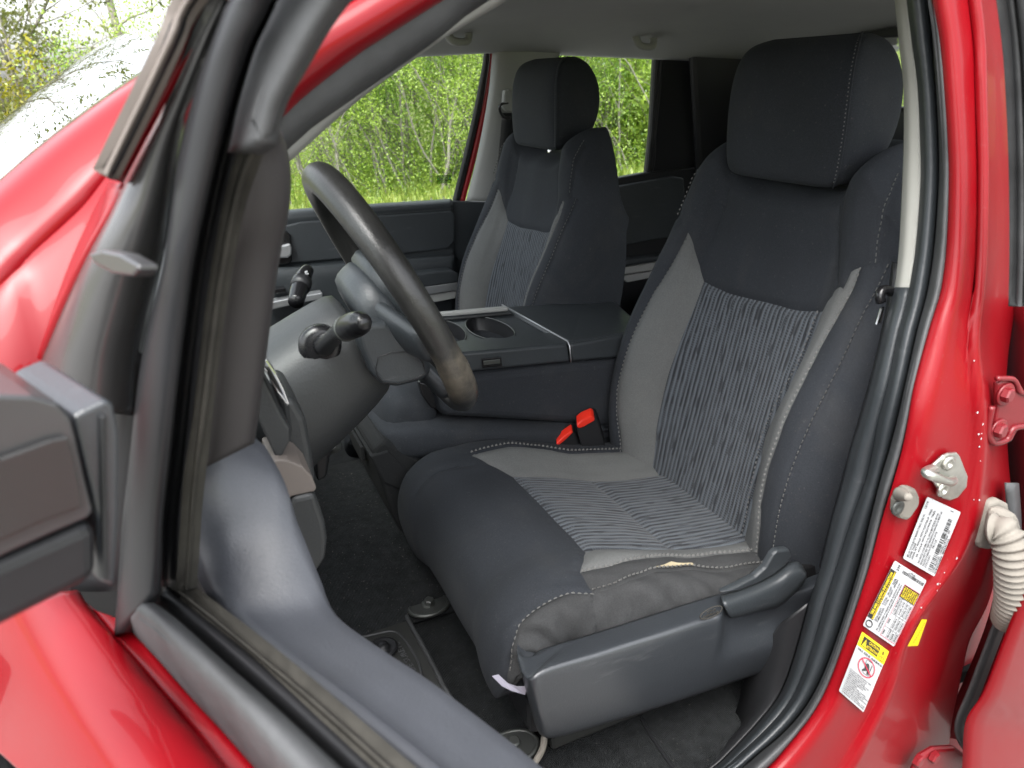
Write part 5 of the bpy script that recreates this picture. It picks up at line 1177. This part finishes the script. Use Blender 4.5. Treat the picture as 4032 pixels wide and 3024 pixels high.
skin('seat_belt', [ct([(1978, 445), (1968, 560), (1955, 680), (1930, 820), (1900, 1000)], .818), ct([(2030, 445), (2018, 560), (2002, 680), (1975, 820), (1945, 1000)], .812)], 'plastic_dark', PBP, n=20, solid=.002)
tube('belt_tongue', [PT(a, b, .80) for a, b in ((1925, 800), (1918, 812), (1916, 825), (1922, 835))], .004, 'chrome', PBP, seg=8, n=8)
# rear passenger door and rear quarter
RP = pp('rear_passenger_door', [(2040, 720), (2431, 700), (2528, 682), (2760, 655), (2900, 640), (2900, 1500), (2040, 1500)], .85, .03, 'plastic_dark', TRUCK, bevel=.006)
tagp(RP, 'black trimmed rear passenger door in shade')
pp('padded_insert', [(2300, 745), (2440, 728), (2640, 692), (2685, 700), (2690, 760), (2680, 890), (2645, 930), (2440, 968), (2300, 990)], .846, -.012, 'plastic_black', RP, bevel=.012, seg=3)
pp('armrest', [(2300, 1035), (2450, 1012), (2600, 995), (2610, 1012), (2450, 1035), (2300, 1058)], .846, -.05, 'plastic_black', RP, bevel=.006)
pp('trim_strip', [(2300, 1066), (2460, 1040), (2600, 1018), (2600, 1046), (2460, 1068), (2300, 1094)], .846, -.04, 'trim_grey', RP, bevel=.003)
pp('trim_strip', [(2420, 1082), (2460, 1074), (2600, 1052), (2560, 1082), (2450, 1104)], .846, -.035, 'trim_grey', RP, bevel=.003)
h1 = [(2180, 196), (2400, 196), (2570, 209), (2582, 225), (2572, 350), (2555, 520), (2538, 676), (2431, 697), (2300, 716)]
h2 = [(2180, 186), (2400, 186), (2590, 199), (2604, 225), (2594, 350), (2578, 520), (2560, 694), (2431, 712), (2300, 730)]
skin('window_frame', [ct(h1, .875), ct(h2, .855)], 'plastic_dark', RP, n=40, solid=.012)
mesh('side_window', [PT(a, b, .885) for a, b in ((2040, 760), (2570, 710), (2620, 180), (2160, 180))], [(0, 1, 2, 3)], 'window_glass', RP, smooth=False)
CP = pp('rear_pillar', [(2582, 215), (2735, 232), (2752, 262), (2762, 700), (2545, 705), (2565, 520)], .862, .03, 'plastic_dark', TRUCK, bevel=.01)
pp('quarter_panel', [(2725, 205), (2990, 190), (2990, 760), (2755, 730)], .80, .03, 'plastic_dark', CP, bevel=.02)

# ------------------------------------------------------------------ roof lining, rear wall
def roof(x, y): return 1.752-.075*max(0, x)-.01*abs(min(0, x+.1))+.085*(1-min(1, abs(y)/.76)**2.6)+.03*max(0, -y-.3)/.47
HL = skin('headliner', [[(x, y, roof(x, y)) for y in np.linspace(-.775, .775, 40)] for x in np.linspace(-.85, .95, 19)], 'headliner', TRUCK, n=60, cross=40, solid=.02, flip=True)
tagp(HL, 'plain light grey roof lining')
for (a, b, dx) in ((1795, 115, .02), (2530, 138, .02)):
    c = P(a, b+14, y=.58); 
    hnd = [c+Vector((-.03, 0, .03)), c+Vector((-.026, -.012, -.004)), c+Vector((-.012, -.016, -.020)), c+Vector((.02, -.016, -.022)), c+Vector((.03, -.008, -.006)), c+Vector((.032, 0, .03))]
    GH = tube('grab_handle', hnd, [.010, .011, .010, .010, .011, .010], 'trim_grey', HL, seg=12, n=24)
RWX = .93
zt, zb = P(3500, 150, x=RWX).z, P(3545, 425, x=RWX).z
RWL = box('rear_wall', (RWX+.03, 0, (zb+.75)/2), (.04, 1.6, zb-.75), 'plastic_dark', TRUCK, bevel=.01)
box('rear_header', (RWX+.03, 0, (zt+1.80)/2), (.05, 1.6, 1.80-zt), 'plastic_dark', RWL, bevel=.008)
for y in (-.72, .72): box('rear_post', (RWX+.03, y, (zt+zb)/2), (.05, .20, zt-zb+.02), 'plastic_dark', RWL, bevel=.008)
mesh('rear_window', [(RWX+.04, -.64, zb-.01), (RWX+.04, .64, zb-.01), (RWX+.04, .64, zt+.01), (RWX+.04, -.64, zt+.01)], [(0, 1, 2, 3)], 'window_glass', RWL, smooth=False)
# rear bench
RB = loft('rear_bench', [ring(Vector((.62, y, .96)), Vector((1, 0, 0)), Vector((0, 0, 1)), w, h, .1, 4) for y, w, h in ((-.66, .20, .03), (-.64, .24, .07), (.64, .24, .07), (.66, .20, .03))], 'fabric_black', TRUCK)
loft('bench_backrest', [ring(Vector((.80, y, 1.22)), Vector((.95, 0, .25)).normalized(), Vector((-.2, 0, 1)).normalized(), w, h, h, 4) for y, w, h in ((-.66, .04, .22), (-.64, .07, .26), (.64, .07, .26), (.66, .04, .22))], 'fabric_black', RB)
# driver's own belt beside the pillar
skin('seat_belt', [ct([(3512, 1030), (3482, 1240), (3425, 1490), (3345, 1770), (3272, 2040), (3225, 2230)], -.752), ct([(3530, 1040), (3500, 1245), (3440, 1500), (3362, 1780), (3290, 2050), (3240, 2240)], -.770)], 'plastic_dark', PIL, n=30, solid=.002)
tube('belt_tongue', [PT(a, b, -.775) for a, b in ((3512, 1150), (3480, 1140), (3465, 1165), (3470, 1190))], .006, 'gloss_black', PIL, seg=8, n=12)
prism('tongue_plate', [PT(a, b, -.772) for a, b in ((3472, 1215), (3486, 1205), (3470, 1270), (3452, 1280))], (0, .003, 0), 'chrome', PIL, bevel=.0008)
# simple outer roof and hood so the cab reads as a truck from outside
skin('roof_skin', [[(x, y, roof(x, y)+.055) for y in np.linspace(-.80, .80, 20)] for x in (-.80, 0, .98)], 'red_paint', HL, n=30, cross=10, solid=.01)
rail = [(-.66, -.815, 1.800), (-.30, -.80, 1.835), (.20, -.795, 1.835), (.98, -.79, 1.80)]
skin('roof_rail', [[Vector(p)+Vector((0, .02, -.035)) for p in rail], [Vector(p)+Vector((0, -.012, -.02)) for p in rail], [Vector(p)+Vector((0, -.015, .015)) for p in rail], [Vector(p)+Vector((0, .03, .04)) for p in rail]], 'red_paint', HL, n=30, cross=14, solid=.008)

# ------------------------------------------------------------------ ground, grass, thicket
mat('gravel', (.20, .195, .185), .95, 'noise', 60, .6, .35, 30, spec=.1)
mat('soil', (.13, .15, .05), .95, 'noise', 20, .5, .4, 3, spec=.1)
mat('bark', (.23, .215, .18), .9, 'noise', 40, .5, .3, 12, spec=.15)
mat('bark_dark', (.12, .10, .08), .9, 'noise', 40, .5, .3, 12, spec=.15)
def leafmat(name, c1, c2):
    m = bpy.data.materials.new(name); m.use_nodes = True; MATS[name] = m
    t = m.node_tree; N = t.nodes; L = t.links; N.clear()
    g = N.new('ShaderNodeNewGeometry'); rp = N.new('ShaderNodeValToRGB'); L.new(g.outputs['Random Per Island'], rp.inputs[0])
    rp.color_ramp.elements[0].color = (*c1, 1); rp.color_ramp.elements[1].color = (*c2, 1)
    d = N.new('ShaderNodeBsdfDiffuse'); tr = N.new('ShaderNodeBsdfTranslucent'); gl = N.new('ShaderNodeBsdfGlossy'); gl.inputs['Roughness'].default_value = .45
    L.new(rp.outputs[0], d.inputs[0]); L.new(rp.outputs[0], tr.inputs[0])
    m1 = N.new('ShaderNodeMixShader'); m1.inputs[0].default_value = .55; L.new(d.outputs[0], m1.inputs[1]); L.new(tr.outputs[0], m1.inputs[2])
    m2 = N.new('ShaderNodeMixShader'); m2.inputs[0].default_value = .05; L.new(m1.outputs[0], m2.inputs[1]); L.new(gl.outputs[0], m2.inputs[2])
    o = N.new('ShaderNodeOutputMaterial'); L.new(m2.outputs[0], o.inputs[0])
leafmat('leaf_lime', (.21, .34, .035), (.48, .63, .10)); leafmat('leaf_green', (.10, .22, .025), (.30, .48, .06)); leafmat('leaf_yellow', (.22, .22, .012), (.46, .42, .02)); leafmat('leaf_olive', (.08, .10, .02), (.22, .24, .05))
leafmat('grass_blade', (.18, .30, .03), (.50, .55, .14))
GR = tag(mesh('ground', [(-400, -400, -.02), (400, -400, -.02), (400, 400, -.02), (-400, 400, -.02)], [(0, 1, 2, 3)], 'soil', smooth=False), kind='structure')
RDX = tag(mesh('road', [(-60, -7, 0), (60, -7, 0), (60, 9.6, 0), (-60, 9.6, 0)], [(0, 1, 2, 3)], 'gravel', smooth=False), kind='structure')
# grass verge
rng = np.random.default_rng(3)
def blades(n, x0, x1, y0, y1, hmin, hmax):
    x = rng.uniform(x0, x1, n); y = rng.uniform(y0, y1, n); h = rng.uniform(hmin, hmax, n); a = rng.uniform(0, 6.28, n); le = rng.uniform(.0, .6, n)*h; w = rng.uniform(.006, .014, n)
    dx, dy = np.cos(a), np.sin(a)
    V = np.empty((n, 5, 3)); 
    V[:, 0] = np.stack([x-dy*w, y+dx*w, 0*x-.02], 1); V[:, 1] = np.stack([x+dy*w, y-dx*w, 0*x-.02], 1)
    V[:, 2] = np.stack([x+dx*le*.4+dy*w*.8, y+dy*le*.4-dx*w*.8, h*.6], 1); V[:, 3] = np.stack([x+dx*le*.4-dy*w*.8, y+dy*le*.4+dx*w*.8, h*.6], 1)
    V[:, 4] = np.stack([x+dx*le, y+dy*le, h], 1)
    F = []
    for i in range(n): k = 5*i; F += [(k, k+1, k+2, k+3), (k+3, k+2, k+4)]
    return V.reshape(-1, 3), F
v, f = blades(26000, -3, 12, 9.0, 13.5, .04, .20)
tag(mesh('grass', v, f, 'grass_blade', smooth=False), 'rough green grass along the road verge below the thicket', 'grass', kind='stuff')

def leaf_faces(cent, size, r):
    n = len(cent); a = r.normal(size=(n, 3)); a /= np.linalg.norm(a, axis=1, keepdims=True); b = r.normal(size=(n, 3)); b -= a*(a*b).sum(1, keepdims=True); b /= np.linalg.norm(b, axis=1, keepdims=True)
    s = size*r.uniform(.6, 1.3, (n, 1))
    V = np.stack([cent-a*s, cent+b*s*.55, cent+a*s*1.1, cent-b*s*.55], 1).reshape(-1, 3)
    F = [(4*i, 4*i+1, 4*i+2, 4*i+3) for i in range(n)]
    return V, F
def grow(r, h, lean, nst, spread, depth=2, thick=.02):
    """several leaning stems with side branches; returns tubes (points, radii) and twig points for leaves"""
    br = []; tw = []
    def branch(p, d, L, rad, lvl):
        n = max(4, int(L/.22)); pts = [p]; q = p.copy(); dd = d.copy()
        for i in range(n):
            dd = dd+r.normal(size=3)*.11+np.array([0, 0, .035 if lvl else .02]); dd /= np.linalg.norm(dd); q = q+dd*L/n; pts.append(q.copy())
            t = (i+1)/n
            if lvl < depth and t > .22 and r.random() < (.62 if lvl == 0 else .55):
                e = dd+r.normal(size=3)*.75; e[2] = abs(e[2])*.6+.2; e /= np.linalg.norm(e)
                branch(q.copy(), e, L*r.uniform(.22, .5)*(1-.4*t), rad*(1-t*.75)*.5, lvl+1)
            if lvl >= 1 or t > .5: tw.append(q.copy())
        br.append((np.array(pts), np.linspace(rad, max(rad*.22, .0025), len(pts))))
    for k in range(nst):
        p = np.array([r.normal()*spread, r.normal()*spread*.6, -.05]); d = np.array([lean+r.normal()*.22, r.normal()*.15, 1.]); d /= np.linalg.norm(d)
        branch(p, d, h*r.uniform(.75, 1.1), thick*r.uniform(.6, 1.25), 0)
    return br, np.array(tw)
def tubes_mesh(br, seg=5):
    V = []; F = []
    for pts, rad in br:
        i0 = len(V); up = np.array([.3, 1., .1])
        for i in range(len(pts)):
            t = pts[min(i+1, len(pts)-1)]-pts[max(i-1, 0)]; t = t/(np.linalg.norm(t)+1e-9)
            u = np.cross(t, up); u /= np.linalg.norm(u)+1e-9; w = np.cross(t, u)
            for k in range(seg): a = 2*math.pi*k/seg; V.append(pts[i]+rad[i]*(math.cos(a)*u+math.sin(a)*w))
        for i in range(len(pts)-1):
            for k in range(seg): F.append((i0+i*seg+k, i0+i*seg+(k+1) % seg, i0+(i+1)*seg+(k+1) % seg, i0+(i+1)*seg+k))
    return V, F
def plant(name, seed, h, lean, nst, spread, leaf, lsize, per, sd, bark='bark', depth=2, thick=.02, lowleaf=0):
    r = np.random.default_rng(seed); br, tw = grow(r, h, lean, nst, spread, depth, thick)
    V, F = tubes_mesh(br); o = mesh(name, V, F, bark)
    if per > 0:
        c = np.repeat(tw, per, axis=0)+r.normal(size=(len(tw)*per, 3))*sd
        if lowleaf: 
            lo_ = np.stack([r.normal(size=lowleaf)*spread*1.8, r.normal(size=lowleaf)*.5, np.abs(r.normal(size=lowleaf))*.55], 1); c = np.vstack([c, lo_])
        V, F = leaf_faces(c, lsize, r); mesh('foliage', V, F, leaf, o, smooth=False)
    return o
def place(o, x, y, rz=0, s=1.): o.location = (x, y, 0); o.rotation_euler = (0, 0, rz); o.scale = (s, s, s); return o
def dup(o, x, y, rz, s):
    c = o.copy(); COL.objects.link(c); place(c, x, y, rz, s)
    for ch in o.children:
        k = ch.copy(); COL.objects.link(k); k.parent = c
    return c
protos = [plant('thicket_shrub', 10+i, (3.6, 4.2, 3.2, 4.0, 3.4, 4.4)[i], (-.35, -.25, -.45, .1, -.3, -.15)[i], (6, 5, 7, 5, 6, 5)[i], .45, ('leaf_lime', 'leaf_lime', 'leaf_green', 'leaf_lime', 'leaf_lime', 'leaf_green')[i], .0185, (17, 17, 18, 16, 18, 16)[i], .13, lowleaf=1700) for i in range(6)]
spots = []
r = np.random.default_rng(5)
for row, (yy, x0, x1, step) in enumerate(((10.15, 1.15, 10.5, .62), (11.8, 1.5, 12, .7), (13.2, 1.9, 14, .85), (15.0, 2.3, 17, 1.0))):
    x = x0
    while x < x1:
        spots.append((x+r.normal()*.12, yy+r.normal()*.25, r.uniform(-.5, .5), r.uniform(.85, 1.25)*(1+.06*row))); x += step
spots = [q for q in spots if 950 < proj((q[0], q[1], 1.2))[0] < 2850]
for i, (x, y, rz, s) in enumerate(spots):
    p = protos[i % 6]; px = proj((x, y, 1.2))[0]
    o = place(p, x, y, rz, s) if i < 6 else dup(p, x, y, rz, s)
    row = 'at the front of' if y < 11.3 else ('inside' if y < 12.6 else 'deep in')
    if px < 1980: tag(o, 'slender grey stemmed shrub %s the thicket seen through the front passenger window' % row, 'shrub', 'thicket shrubs behind the front passenger window')
    elif px < 2640: tag(o, 'leafy pale stemmed shrub %s the thicket seen through the rear side window' % row, 'shrub', 'thicket shrubs behind the rear side window')
    else: tag(o, 'leafy shrub %s the thicket hidden past the rear pillar' % row, 'shrub', 'thicket shrubs past the rear pillar')
# woodland trees behind the rear side window and behind the back window
woods = [plant('woodland_tree', 40+i, (7.5, 8.5, 6.5)[i], (.05, -.08, .1)[i], 1, .05, ('leaf_lime', 'leaf_green', 'leaf_lime')[i], .036, 10, .24, 'bark_dark', 3, .085) for i in range(3)]
ws_ = [(5.4, 12.2, .3, 1.), (7.0, 13.0, 1.2, 1.05), (8.6, 12.4, 2.2, .95), (10.5, 14.0, 3., 1.), (12.5, 12.5, .8, 1.1), (15, 14, 2., 1.), (6.2, 15.5, 2.6, 1.15), (9.6, 16.5, .5, 1.2), (13.5, 17, 1.7, 1.2), (17, 11, 1., 1.), (19, 7.5, 2., 1.), (18, 4.0, .4, 1.05), (20, 1.5, 1.4, 1.), (22, 9, 2.5, 1.2), (23, 4.5, .2, 1.2), (4.2, 17, 1., 1.1), (24, 7, 1., 1.5), (25, 2, 2., 1.5), (24.5, 11, .4, 1.5), (15.5, 5.2, 1., 1.3), (16, 2.6, 2., 1.3), (16, .4, 3., 1.3)]
for i, (x, y, rz, s) in enumerate(ws_):
    o = place(woods[i], x, y, rz, s) if i < 3 else dup(woods[i % 3], x, y, rz, s)
    if x > 14.5 and y < 12: tag(o, 'leafy woodland tree seen through the back window behind the driver headrest', 'tree', 'woodland trees behind the back window')
    else: tag(o, 'leafy woodland tree with thin dark trunk behind the thicket by the rear side window', 'tree', 'woodland trees behind the thicket')
ub = plant('understory_bush', 77, 1.8, 0, 9, .6, 'leaf_lime', .05, 6, .12, 'bark_dark', 2, .012, lowleaf=900)
us = [(6.0, 11.6), (7.3, 11.3), (8.7, 11.7), (10.2, 11.5), (11.7, 11.8), (13.4, 11.4), (15.2, 10.6), (16.4, 8.6), (17.0, 6.4), (17.2, 4.2), (17.6, 2.0), (17.4, .2), (7.9, 13.4), (9.9, 13.6), (11.9, 13.9)]
for i, (x, y) in enumerate(us):
    o = place(ub, x, y, i*1.3, 1.3) if i == 0 else dup(ub, x, y, i*1.3, 1.0+.5*((i*7) % 5)/4)
    if x > 14.5: tag(o, 'low bright green bush behind the truck seen through the back window', 'bush', 'low bushes behind the back window')
    else: tag(o, 'low bright green bush at the foot of the trees by the rear side window', 'bush', 'low bushes at the wood edge')
# left of the windshield: taller sparse tree, yellow bushes, bare trunk
def gxy(px, dist):                     # ground position seen in pixel column px at a distance
    q = Vector(ray(px, 345)); q.z = 0; q.normalize(); return CAM[0]+q.x*dist, CAM[1]+q.y*dist
x, y = gxy(150, 14.5); t = place(plant('roadside_tree', 91, 5.2, .02, 4, .22, 'leaf_olive', .04, 2, .10, 'bark', 3, .05), x, y, 0, 1.)
tag(t, 'sparse many stemmed tree with dull olive leaves left of the windshield', 'tree')
x, y = gxy(20, 15.5); t = place(plant('roadside_tree', 93, 5.4, .05, 3, .25, 'leaf_olive', .04, 2, .10, 'bark', 3, .05), x, y, 0, 1.)
tag(t, 'thin olive leaved tree at the far left edge of the picture', 'tree')
yb = plant('yellow_bush', 95, 1.75, .0, 10, .5, 'leaf_yellow', .042, 4, .10, 'bark', 2, .012, lowleaf=700)
for i, (px, ds, s) in enumerate(((215, 13.5, 1.05), (290, 14.2, .95), (120, 12.8, .8))):
    x, y = gxy(px, ds); o = place(yb, x, y, .4, s) if i == 0 else dup(yb, x, y, i*2., s)
    tag(o, ('bright yellow green bush under the sparse tree', 'yellow bush just left of the windshield edge', 'low yellow bush in front of the sparse tree')[i], 'bush')
bo = plant('brown_bush', 97, 1.5, -.3, 12, .8, 'leaf_olive', .03, 2, .10, 'bark_dark', 2, .012, lowleaf=500)
for i, (px, ds, s) in enumerate(((40, 12.0, 1.1), (-120, 12.5, 1.2), (160, 11.6, .75))):
    x, y = gxy(px, ds); o = place(bo, x, y, .4, s) if i == 0 else dup(bo, x, y, i*2., s)
    tag(o, ('brown green tangle of brush at the left edge', 'brush beyond the left edge of the picture', 'low brush below the yellow bush')[i], 'bush')
x, y = gxy(385, 19.); t = place(plant('small_tree', 98, 2.3, .0, 4, .25, 'leaf_green', .04, 5, .12, 'bark', 2, .03), x, y, 0, 1.)
tag(t, 'small green tree against the white sky beside the windshield', 'tree')
for px, ds, s in ((450, 20., .8), (330, 21., .8)):
    x, y = gxy(px, ds); o = dup(t, x, y, 2., s); tag(o, 'distant small tree partly hidden by the windshield' if px == 450 else 'distant small tree behind the yellow bush', 'tree')
x, y = gxy(545, 22.); r9 = np.random.default_rng(31)
br, tw = grow(r9, 4.0, -.25, 2, .02, 2, .03)
br = [(p+np.array([-.10, 0, 1.6]), q) for p, q in br]
tr = np.array([[-.05*k+.03*math.sin(k*1.7), .02*k, -.05+.75*k] for k in range(14)]); br.append((tr, np.linspace(.115, .05, 14)))
for k, (h0, dx, dz, L_) in enumerate(((2.3, -.9, .35, 1.5), (2.9, .8, .6, 1.6), (3.5, -.7, .7, 1.7), (4.2, .9, .5, 1.4), (2.0, .9, .25, 1.3))):
    a = np.array([-.05*h0/.75, 0, h0]); pts = [a+np.array([dx*t*L_, .1*t, dz*t*L_+.12*math.sin(5*t+k)]) for t in np.linspace(0, 1, 9)]; br.append((np.array(pts), np.linspace(.035, .006, 9)))
    for j in range(4):
        b_ = pts[2+j]; e_ = np.array([r9.normal()*.4, r9.normal()*.2, r9.normal()*.45]); br.append((np.array([b_+e_*t+np.array([0, 0, -.08*t*t]) for t in np.linspace(0, 1.3, 6)]), np.linspace(.012, .003, 6)))
V, F = tubes_mesh(br, 7); t = place(mesh('bare_tree', V, F, 'bark'), x, y, 0, 1.)
tag(t, 'bare grey tree trunk with leafless twigs against the sky', 'tree')
